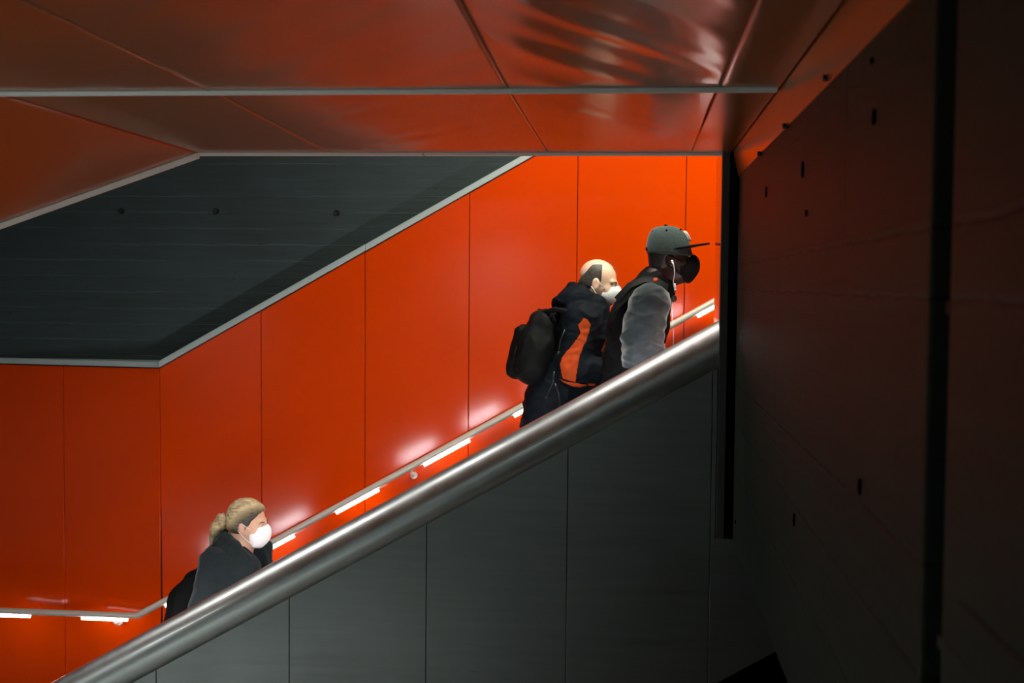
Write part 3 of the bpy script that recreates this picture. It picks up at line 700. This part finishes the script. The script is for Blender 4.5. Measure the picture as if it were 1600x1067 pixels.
def patch_from(o, polys, name, mat, root, ysel, off=.004):
    """a cloth panel sewn onto a garment: the garment's own faces inside an outline, lifted a little"""
    bm = bmesh.new(); bm.from_mesh(o.data); bm.normal_update()
    def inside(p, poly):
        c = False; n = len(poly); j = n-1
        for i in range(n):
            (xi, zi), (xj, zj) = poly[i], poly[j]
            if (zi > p[1]) != (zj > p[1]) and p[0] < (xj-xi)*(p[1]-zi)/(zj-zi)+xi: c = not c
            j = i
        return c
    kill = [f for f in bm.faces if not (ysel(f) and any(inside((f.calc_center_median().x, f.calc_center_median().z), po) for po in polys))]
    bmesh.ops.delete(bm, geom=kill, context='FACES')
    for _ in range(5): bmesh.ops.smooth_vert(bm, verts=[v for v in bm.verts if v.is_boundary], factor=.5, use_axis_x=True, use_axis_y=True, use_axis_z=True)
    bm.normal_update()
    for v in bm.verts: v.co += v.normal*off
    ob = build(name, bm, mat, root, True); ob.data.materials[0] = mat
    m = ob.modifiers.new('th', 'SOLIDIFY'); m.thickness = .003; return ob

M['skin_light'] = NT('light skin').set(Roughness=0.5, Subsurface_Weight=0.1, Subsurface_Scale=0.01).m; M['skin_light'].node_tree.nodes['Principled BSDF'].inputs['Base Color'].default_value = (.62, .36, .25, 1)
M['skin_fair'] = NT('fair skin').set(Roughness=0.5, Subsurface_Weight=0.1, Subsurface_Scale=0.01).m; M['skin_fair'].node_tree.nodes['Principled BSDF'].inputs['Base Color'].default_value = (.70, .45, .32, 1)
M['skin_dark'] = NT('dark skin').set(Roughness=0.42).m; M['skin_dark'].node_tree.nodes['Principled BSDF'].inputs['Base Color'].default_value = (.032, .019, .014, 1); M['skin_dark'].node_tree.nodes['Principled BSDF'].inputs['Specular IOR Level'].default_value = 0.25
M['eye_white'] = plain('eye white', (.6, .58, .55), .3); M['iris'] = plain('iris', (.02, .015, .01), .2)
M['mask_white'] = fabric('white mask cloth', (.80, .78, .80), .85, .03, 60, .1); M['mask_black'] = fabric('black mask cloth', (.008, .008, .008), .8, .1, 60, .1)
M['loop_white'] = fabric('white elastic', (.7, .68, .68), .8)
M['black_cloth'] = fabric('black cloth', (.0018, .002, .0024), .8, .3, 30, .35); M['navy_cloth'] = fabric('blue black jacket cloth', (.0035, .0055, .0085), .7, .3, 20, .3)
M['bag_cloth'] = fabric('black bag nylon', (.0055, .006, .006), .6, .3, 40, .3); M['orange_cloth'] = fabric('orange jacket cloth', (.32, .042, .008), .8, .25, 30, .3)
M['grey_fleece'] = fabric('blue grey sweatshirt cloth', (.019, .027, .031), .95, .4, 28, .5, .4); M['charcoal'] = fabric('charcoal wool', (.011, .0155, .0175), .95, .4, 60, .6, .12, 250)
M['cap_felt'] = fabric('grey green cap felt', (.042, .060, .059), .95, .3, 90, .4, .2); M['cap_dark'] = fabric('black cap cloth', (.008, .008, .008), .8)
M['thread_white'] = fabric('white embroidery', (.6, .58, .55), .8); M['plastic_white'] = plain('white plastic', (.75, .74, .72), .35); M['rubber'] = plain('black plastic', (.01, .01, .012), .35)
M['jeans'] = fabric('dark trousers cloth', (.012, .014, .020), .85); M['shoe'] = fabric('black shoe leather', (.01, .01, .01), .5)
def hairmat(name, c0, c1, vec, sc_=40, root=None):
    s = NT(name); f = s.noise(sc_, 4, s.pos(vec), .6); s.base(s.ramp(f, [(.32, c0), (.68, c1)])); s.set(Roughness=.5); s.bump(f, .6, .004)
    if root:           # darker regrowth along the hairline
        n, k, w, cd_ = root; dt = s.n('VectorMath', operation='DOT_PRODUCT'); s.l(s.geo, dt.inputs[0]); dt.inputs[1].default_value = tuple(n)
        m = s.n('MapRange'); s.l(s.math('ADD', dt.outputs['Value'], s.math('MULTIPLY', s.math('SUBTRACT', f, .5), .09)), m.inputs[0]); m.inputs[1].default_value = k-w; m.inputs[2].default_value = k
        s.base(s.mix(m.outputs[0], s.p.inputs['Base Color'].links[0].from_socket, cd_))
    return s.m
M['hair_blonde'] = hairmat('blonde hair', (.20, .14, .065), (.62, .48, .27), (.35, 1.6, 1.6)); M['hair_brown'] = hairmat('short brown grey hair', (.028, .026, .019), (.075, .068, .052), (1, 1, 1), 60)
M['hair_root'] = hairmat('darker hair at the temple', (.03, .024, .016), (.12, .09, .05), (.5, 1.6, 1.6)); M['hair_black'] = hairmat('short black hair', (.004, .004, .004), (.012, .011, .01), (1, 1, 1), 80)
# ------------------------------------------------------------------ the man in the cap
J = make_pose(6.28, (1049, 404), -4, -3, 1.04, (1027, 438), (1014, 472), (1001, 502), (988, 560), (986, 612), ((1000, 546), (1036, 560), .055, .03), ((1002, 548), (1040, 566), .05, .02), .175, .15)
H = J.head; Q = J.Q
pa_ = body(J, M['skin_dark']); tag(pa_, 'person in grey cap, black mask and black vest over grey sleeves climbing the stairs', 'person')
legs(J, pa_, M['jeans'], M['shoe'])
f = Field(J.lo, J.hi, .0062)
for i in (0, 1):
    sleeve(f, J, i, (.090, .088, .060), .95, .03)
    f.add(('c', J.sh[i]+Vector((.005, 0, .0)), J.sh[i]*.4+J.el[i]*.6+Vector((-.012, 0, 0)), .092, .098), .03)
    e = J.el[i]*.05+J.wr[i]*.95; f.add(('c', e, e+(J.wr[i]-J.el[i]).normalized()*.03, .05, .046), .01)
mid = (J.sh[0]+J.sh[1])/2; f.add(('c', J.sh[0], J.sh[1], .07, .07), .03)
def fa(c):
    p = Vector(c); b = folds(.011, (9, 6, 13), 3.0)(c); e = min((p-J.el[0]).length, (p-J.el[1]).length)
    return b*(0.7+1.3*math.exp(-(e/.12)**2))
fobj('sweatshirt', f, M['grey_fleece'], pa_, fa)
ex = [(('c', Q((1000, 462)), Q((990, 508)), .085, .10), .06), (('c', Q((990, 508)), Q((984, 590)), .10, .105), .06)]
ringp = [Q((1015, 425)), Q((1027, 436), -.074), Q((1045, 448), -.045), Q((1045, 448), .045), Q((1027, 436), .074)]
for a, b in zip(ringp, ringp[1:]+ringp[:1]): ex.append((('c', a, b, .026, .026), .03))
for a, b in zip(ringp, ringp[1:]+ringp[:1]): ex.append((('c', a+Vector((-.02, 0, -.035)), b+Vector((-.02, 0, -.035)), .034, .034), .03))
cu = [('c', ('c', J.sh[i]+Vector((.0, (-.03, .03)[i], .0)), J.sh[i]+Vector((.0, (-.2, .2)[i], -.02)), .085, .1), .02) for i in (0, 1)]
vest = top_garment(J, 'vest', pa_, M['black_cloth'], ex, cu, r=.0, sleeves=None, disp=folds(.007, (8, 8, 12), 1.0))
def strap(name, pts, w, th, mat, parent):
    bm = bmesh.new(); rows = []; n = len(pts)
    for i in range(n):
        t = (Vector(pts[min(i+1, n-1)][0])-Vector(pts[max(i-1, 0)][0])).normalized(); nn = Vector(pts[i][1]).normalized(); b = t.cross(nn).normalized(); p = Vector(pts[i][0])
        rows.append([bm.verts.new(p+b*w/2*sb+nn*th*sn) for sb, sn in ((-1, 0), (1, 0), (1, 1), (-1, 1))])
    for a, b in zip(rows[:-1], rows[1:]):
        for j in range(4): bm.faces.new((a[j], a[(j+1) % 4], b[(j+1) % 4], b[j]))
    bm.faces.new(rows[0][::-1]); bm.faces.new(rows[-1]); o = build(name, bm, mat, parent, True, .003); return o
# shoulder piping and orange tab of the vest
tp = Q((1022, 440), -.150)
bm = bmesh.new(); box(bm, (-.017, -.012, -.014), (.017, .012, .014)); bmesh.ops.transform(bm, matrix=Matrix.Translation(tp) @ Matrix.Rotation(math.radians(-12), 4, 'Y') @ Matrix.Rotation(math.radians(35), 4, 'X'), verts=bm.verts)
tabo = build('orange_tab', bm, M['orange_cloth'], vest, bevel=.004); tabo['label'] = 'orange tab on the shoulder'
strap('shoulder_strap', [(Q((966, 470), -.15), (-.6, -.5, .6)), (Q((985, 449), -.155), (-.4, -.5, .8)), (Q((1006, 440), -.155), (-.1, -.5, .9)), (Q((1024, 441), -.150), (.2, -.6, .9)), (Q((1040, 452), -.13), (.6, -.5, .5))], .06, .014, M['bag_cloth'], vest)
tg = Q((1051, 466), -.06); bm = bmesh.new(); tube(bm, [tg+Vector((0, -.012, 0)), tg+Vector((0, .012, 0))], .019, 20); build('toggle', bm, M['rubber'], vest, bevel=.004)
bm = bmesh.new(); tube(bm, [Q((1044, 462), -.07), Q((1051, 466), -.06)], .006, 8); build('cord', bm, M['rubber'], vest, True)
# hair under the cap
f = Field(H.p(0, 0, 0)-Vector((.16, .16, .16)), H.p(0, 0, 0)+Vector((.16, .16, .16)), .005); f.add(H.cranium(.006), .001); f.add(H.e((-.05, 0, -.02), (.06, .068, .06)), .02)
f.plane(H.R @ Vector((1, 0, -.15)), H.p(.02, 0, 0)); f.plane(H.R @ Vector((0, 0, -1)), H.p(0, 0, -.055)); f.plane(H.R @ Vector((0, 0, 1)), H.p(0, 0, .07))
for q in (-1, 1): f.cut(H.e((0, q*.085, -.015), (.028, .03, .036)), .006)
fobj('hair', f, M['hair_black'], pa_)
eyes(H, pa_, M['hair_black']); face_mask(H, pa_, M['mask_black'], M['mask_black'])
# cap
def make_cap(H, root):
    bm = bmesh.new(); NU, NV = 72, 18; rows = []; z0, z1 = .020, .158
    for v in range(NV+1):
        t = v/NV; a = t*math.pi/2; rad = math.cos(a)**0.62 if v < NV else 0.0; z = z0+(z1-z0)*math.sin(a)**1.05; row = []
        for u in range(NU):
            th = 2*math.pi*u/NU; seam = 1-.012*max(0, math.cos(6*th))**24*(1 if v < NV else 0)
            tiltz = -.016*math.cos(th+math.pi)*(1-t)*-1
            row.append(bm.verts.new(H.p(-.008+.109*rad*seam*math.cos(th)-.010*t, .089*rad*seam*math.sin(th), z+tiltz*1.0)))
        rows.append(row)
    for a, b in zip(rows[:-1], rows[1:]):
        for u in range(NU): bm.faces.new((a[u], a[(u+1) % NU], b[(u+1) % NU], b[u]))
    bmesh.ops.remove_doubles(bm, verts=bm.verts, dist=1e-5)
    cap_ = build('cap', bm, M['cap_felt'], root, True); m = cap_.modifiers.new('th', 'SOLIDIFY'); m.thickness = .003
    # brim
    bm = bmesh.new(); N = 24; top = []; 
    for j in range(N+1):
        y = -1+2*j/N; yy = .086*y; xi = -.008+.107*math.sqrt(max(0, 1-(yy/.0885)**2)); xo = xi+(.084*(1-abs(y)**3.2)+.004)
        for k in range(9):
            s_ = k/8; x = xi-.006+(xo-xi+.006)*s_; z = .047+.010*s_ - .010*y*y
            top.append(bm.verts.new(H.p(x, yy, z)))
    for j in range(N):
        for k in range(8): a = j*9+k; bm.faces.new((top[a], top[a+1], top[a+10], top[a+9]))
    br = build('brim', bm, M['cap_dark'], cap_, True); m = br.modifiers.new('th', 'SOLIDIFY'); m.thickness = .009
    bm = bmesh.new(); bmesh.ops.create_uvsphere(bm, u_segments=12, v_segments=8, radius=.009, matrix=Matrix.Translation(H.p(-.018, 0, .158))); build('button', bm, M['cap_dark'], cap_, True)
    for th in (-30, -90, -150, 30, 90, 150):
        a = math.radians(56); rad = math.cos(a)**.62; p = H.p(-.008+.110*rad*math.cos(math.radians(th))-.006, .090*rad*math.sin(math.radians(th)), .030+.128*math.sin(a)**1.05)
        bm = bmesh.new(); bmesh.ops.create_uvsphere(bm, u_segments=10, v_segments=6, radius=.0048, matrix=Matrix.Translation(p)); build('eyelet', bm, M['cap_dark'], cap_, True)
    bm = bmesh.new()
    for j, (y, za, zb) in enumerate(((-.034, .078, .125), (-.024, .100, .128), (-.014, .078, .125), (0, .078, .126), (.012, .10, .128), (.022, .078, .125), (.034, .080, .122))):
        pts = []
        for s_ in np.linspace(0, 1, 5):
            z = za+(zb-za)*s_; t = max(0, min(1, (z-.046)/.112)); a = math.asin(min(1, t**(1/1.05))); rad = math.cos(a)**.62; yn = y/(.089*rad); pts.append(H.p(-.008+.111*rad*math.sqrt(max(0, 1-yn*yn))-.010*a/1.57, y, z))
        tube(bm, pts, .0026, 8)
    e = build('emblem', bm, M['thread_white'], cap_, True); e['label'] = 'white embroidery on the cap front'
    bm = bmesh.new(); tube(bm, [H.p(-.113, y, .040+.018*math.cos(y*30)) for y in np.linspace(-.03, .03, 7)], .008, 8); build('snap_strap', bm, M['cap_dark'], cap_, True)
    return cap_
make_cap(H, pa_)
ep = H.p(.004, -.086, -.014)
bm = bmesh.new(); bmesh.ops.create_uvsphere(bm, u_segments=12, v_segments=8, radius=.0065, matrix=Matrix.Translation(ep))
tube(bm, [ep, H.p(.010, -.090, -.030), H.p(.013, -.089, -.048)], [.0055, .0036, .0028], 10)
epo = build('earphones', bm, M['plastic_white'], pa_, True); epo['label'] = 'white wired earphones'
bm = bmesh.new(); tube(bm, [H.p(.013, -.089, -.048), Q((1053, 428), -.095), Q((1051, 440), -.10), Q((1053, 452), -.075), Q((1049, 480), -.05), Q((1052, 512), -.03), Q((1052, 540), -.02)], .0015, 8)
build('cable', bm, M['plastic_white'], epo, True)
bm = bmesh.new(); tube(bm, [Q((1053, 443), -.10), Q((1055, 453), -.085)], .0045, 10); build('remote', bm, M['plastic_white'], epo, True)

# ------------------------------------------------------------------ the balding man with the rucksack
J = make_pose(6.75, (935, 441), 16, -4, 1.04, (907, 468), (910, 500), (912, 520), (887, 585), (868, 632), ((898, 574), (940, 572), .05, .02), ((905, 575), (950, 580), .05, .02), .18, .15)
H = J.head; Q = J.Q
pb_ = body(J, M['skin_fair']); tag(pb_, 'balding person in white mask and black jacket with orange panels behind the capped one', 'person')
legs(J, pb_, M['jeans'], M['shoe'])
ex = []
ringp = [Q((896, 452)), Q((910, 455), -.095), Q((935, 472), -.085), Q((950, 484), -.04), Q((950, 484), .04), Q((935, 472), .085), Q((910, 455), .095)]
for a, b in zip(ringp, ringp[1:]+ringp[:1]):
    ex.append((('c', a, b, .030, .030), .03)); ex.append((('c', a+Vector((-.005, 0, -.05)), b+Vector((-.005, 0, -.05)), .045, .045), .03))
ex += [(('c', Q((893, 468), -.09), Q((893, 468), .09), .06, .06), .05), (('c', Q((880, 476), -.06), Q((880, 476), .06), .055, .055), .04),
       (('c', Q((930, 505), -.05), Q((945, 560), -.03), .075, .085), .06), (('c', Q((930, 505), .05), Q((945, 560), .03), .075, .085), .06), (('c', Q((945, 560)), Q((915, 615)), .09, .10), .06),
       (('c', Q((868, 620), -.05), Q((858, 668), -.05), .14, .15), .06), (('c', Q((868, 620), .05), Q((858, 668), .05), .14, .15), .06)]
jk = top_garment(J, 'jacket', pb_, M['navy_cloth'], ex, [('p', (-.25, 0, -1), Q((858, 690)))], h=.006, r=.008, slv=(.084, .080, .064), disp=folds(.008, (9, 7, 13), 5.0))
pz = lambda pts, y: [(float(PY(a, b, y)[0]), float(PY(a, b, y)[2])) for a, b in pts]
yn = J.yp-.27
near = lambda f: f.calc_center_median().y < J.yp-.06
p1 = patch_from(jk, [pz([(902, 508), (912, 496), (918, 499), (923, 507), (917, 530), (906, 556), (900, 596), (880, 590), (876, 570), (879, 558), (897, 535), (906, 520)], yn)], 'orange_panel', M['orange_cloth'], jk, near); p1['label'] = 'orange sleeve panel'
p2 = patch_from(jk, [pz([(873, 590), (886, 594), (900, 596), (930, 603), (926, 608), (892, 602)], yn)], 'orange_panel', M['orange_cloth'], jk, near); p2['label'] = 'orange hem band'
p3 = patch_from(jk, [pz([(952, 478), (975, 470), (970, 520), (955, 610), (940, 610), (946, 585), (944, 555), (938, 548), (948, 525), (951, 500)], J.yp-.12)], 'orange_panel', M['orange_cloth'], jk, lambda f: f.calc_center_median().y < J.yp+.05); p3['label'] = 'orange front panel'
# drawcords
for pts in (((871, 575), (869, 592), (860, 612)), ((872, 592), (878, 608), (880, 626)), ((887, 512), (880, 530), (878, 545))):
    bm = bmesh.new(); tube(bm, [Q(p, -.285) for p in pts], .003, 8); tube(bm, [Q(pts[-1], -.285), Q((pts[-1][0]-1, pts[-1][1]+4), -.285)], .006, 8); build('drawcord', bm, M['rubber'], jk, True)
# hair: a fringe around the bald crown and a thin tuft at the front
f = Field(H.p(0, 0, 0)-Vector((.16, .16, .16)), H.p(0, 0, 0)+Vector((.16, .16, .16)), .0045); f.add(H.cranium(.0045), .001); f.add(H.e((-.05, 0, -.02), (.055, .068, .06)), .02)
f.plane((1, 0, -.05), Q((941, 430)), .008); f.plane(H.R @ Vector((0, 0, -1)), H.p(0, 0, -.06)); f.plane((-.76, 0, .65), Q((917, 423)), .012); f.plane((0, 0, 1), Q((930, 413)), .008)
for q in (-1, 1): f.cut(H.e((0.002, q*.088, -.018), (.026, .03, .036)), .006)
fobj('hair', f, M['hair_brown'], pb_)
f = Field(H.p(0, 0, 0)-Vector((.16, .16, .16)), H.p(0, 0, 0)+Vector((.16, .16, .16)), .0045); f.add(H.cranium(.004), .001)
f.plane(H.R @ Vector((-1, 0, 0)), H.p(.052, 0, 0)); f.plane(H.R @ Vector((0, 0, -1)), H.p(0, 0, .082)); f.plane((0, -1, 0), H.p(0, -.02, 0)); fobj('hair_tuft', f, M['hair_brown'], pb_)
eyes(H, pb_, M['hair_brown']); face_mask(H, pb_, M['mask_white'], M['loop_white'])

def rucksack(name, label, J, outline, yc, half, pockets, straps, mat):
    """outline: (px, py, radius in m) from top to bottom"""
    Q = lambda p, dy=0: Vector(PY(p[0], p[1], yc)) + Vector((0, dy, 0))
    pts = [Q(p) for p in outline]; P_ = np.array([p[:] for p in pts]); root = tag(empty(name, pts[-1]), label, 'bag')
    f = Field(P_.min(0)-[.22, half+.2, .22], P_.max(0)+[.22, half+.2, .22], .0075)
    for dy in (-half, -half/3, half/3, half):
        for (a, ra), (b, rb) in zip([(p, o[2]) for p, o in zip(pts, outline)][:-1], [(p, o[2]) for p, o in zip(pts, outline)][1:]):
            f.add(('c', a+Vector((0, dy, 0)), b+Vector((0, dy, 0)), ra, rb), .04)
    fobj('sack', f, mat, root, folds(.007, (9, 9, 7), 2.0))
    for pk in pockets:
        f = Field(P_.min(0)-[.22, half+.2, .22], P_.max(0)+[.22, half+.2, .22], .0075)
        for dy in (-half*.7, 0, half*.7):
            f.add(('c', Q(pk[0], dy), Q(pk[1], dy), pk[2], pk[3]), .04)
        fobj('pocket', f, mat, root, folds(.005, (12, 9, 9), 4.0))
    for sp in straps: 
        bm = bmesh.new(); tube(bm, [Q(p[:2], p[2]) for p in sp[0]], sp[1], 10); build(sp[2], bm, mat, root, True)
    return root
rucksack('backpack', 'black rucksack on the back of the balding person', J, [(850, 508, .080), (840, 540, .105), (833, 570, .10)], 6.75, .10,
         [((818, 520), (808, 575), .045, .055)], [([(848, 490, -.12), (870, 482, -.16), (893, 486, -.19), (903, 500, -.24)], .014, 'strap'), ([(853, 498, -.13), (862, 494, -.15), (872, 488, -.17)], .008, 'strap'), ([(812, 538, -.165), (808, 552, -.17), (806, 566, -.17)], .004, 'zip'), ([(838, 525, -.2), (832, 545, -.205), (826, 562, -.2)], .004, 'zip'), ([(848, 494, -.02), (842, 484, 0), (852, 486, .02)], .008, 'carry_handle')], M['bag_cloth'])

# ------------------------------------------------------------------ the woman
J = make_pose(6.35, (388, 817), 7, -6, 1.0, (372, 848), (352, 872), (368, 893), (350, 945), (338, 985), ((340, 940), (378, 962), .04, .02), ((345, 940), (385, 960), .04, .02), .155, .15)
H = J.head; Q = J.Q
pc_ = body(J, M['skin_light']); tag(pc_, 'person with blonde ponytail, white mask and charcoal coat climbing lowest on the stairs', 'person')
legs(J, pc_, M['jeans'], M['shoe'])
ex = [(('c', Q((385, 885), -.04), Q((395, 930), -.04), .09, .09), .06), (('c', Q((385, 885), .04), Q((395, 930), .04), .09, .09), .06), (('c', Q((398, 872), .05), Q((405, 890), .05), .06, .06), .05)]
cu = [('c', ('c', Q((398, 835)), Q((410, 893), -.02), .05, .028), .015), ('c', ('c', Q((378, 838)), Q((398, 850)), .055, .05), .015)]
coat = top_garment(J, 'coat', pc_, M['charcoal'], ex, cu, r=-.002, slv=(.085, .078, .062), disp=folds(.006, (8, 7, 10), 8.0), long=.6)
f = Field(J.lo, J.hi, .0055)
cl = [(350, 838, 0, .034), (360, 840, -.078, .036), (375, 848, -.105, .036), (391, 868, -.098, .034), (405, 891, -.05, .026)]
far = [(350, 838, 0, .034), (362, 840, .078, .036), (385, 848, .105, .036), (408, 860, .085, .034), (414, 884, .035, .026)]
for L_ in (cl, far):
    for a, b in zip(L_[:-1], L_[1:]):
        f.add(('c', Q(a[:2], a[2]), Q(b[:2], b[2]), a[3], b[3]), .02)
        f.add(('c', Q((a[0]-8, a[1]+8), a[2]*1.36), Q((b[0]-8, b[1]+8), b[2]*1.36), a[3]*.85, b[3]*.85), .02)
fobj('collar', f, M['charcoal'], coat, folds(.004, (9, 9, 9), 11.0))
bm = bmesh.new(); bmesh.ops.create_uvsphere(bm, u_segments=12, v_segments=8, radius=.009, matrix=Matrix.Translation(Q((406, 893), -.075))); build('button', bm, M['rubber'], coat, True)
# hair and ponytail
hn = (H.R @ Vector((.75, -.45, -.62))).normalized(); hk = hn.dot(H.p(.040, -.070, .02))-.022
M['hair_crown'] = hairmat('blonde hair with dark roots', (.16, .11, .05), (.70, .55, .32), (.22, 1.8, 1.8), 46, (hn, hk, .045, (.030, .023, .014)))
f = Field(H.p(0, 0, 0)-Vector((.36, .18, .30)), H.p(0, 0, 0)+Vector((.18, .18, .18)), .005)
f.add(H.cranium(.014), .001); f.add(H.e((-.045, 0, -.015), (.066, .076, .062)), .03)
f.plane(H.R @ Vector((1, 0, -.62)), H.p(.026, 0, 0), .012); f.plane(H.R @ Vector((0, 0, -1)), H.p(0, 0, -.060), .012)
for q in (-1, 1): f.cut(H.e((.006, q*.092, -.020), (.026, .026, .036)), .008)
f.add(('c', H.p(-.09, 0, .01), Q((357, 809)), .040, .020), .02)
fl = folds(.0035, (10, 55, 55), 2.0)
hair = fobj('hair', f, M['hair_crown'], pc_, fl)
f = Field(H.p(0, 0, 0)-Vector((.40, .18, .34)), H.p(0, 0, 0)+Vector((.18, .18, .18)), .005)
pt = [(356, 808, .018), (347, 812, .030), (340, 826, .036), (337, 842, .030), (334, 858, .020), (330, 876, .007)]
for a, b in zip(pt[:-1], pt[1:]): f.add(('c', Q(a[:2]), Q(b[:2]), a[2], b[2]), .015)
fobj('ponytail', f, M['hair_blonde'], hair, folds(.005, (60, 60, 9), 2.0))
bm = bmesh.new(); c0 = Q((357, 808)); d = (Q((347, 812))-Q((362, 805))).normalized(); tube(bm, [c0-d*.006, c0+d*.006], .026, 16); build('hair_tie', bm, M['rubber'], hair, True)
eyes(H, pc_, M['hair_root']); face_mask(H, pc_, M['mask_white'], M['loop_white'])
rucksack('bag', 'black shoulder bag on the back of the person with blonde ponytail', J, [(314, 902, .055), (300, 935, .085), (296, 965, .095)], 6.35, .09, [],
         [([(322, 884, -.09), (336, 866, -.14), (352, 852, -.16), (366, 862, -.19)], .012, 'strap')], M['black_cloth'])
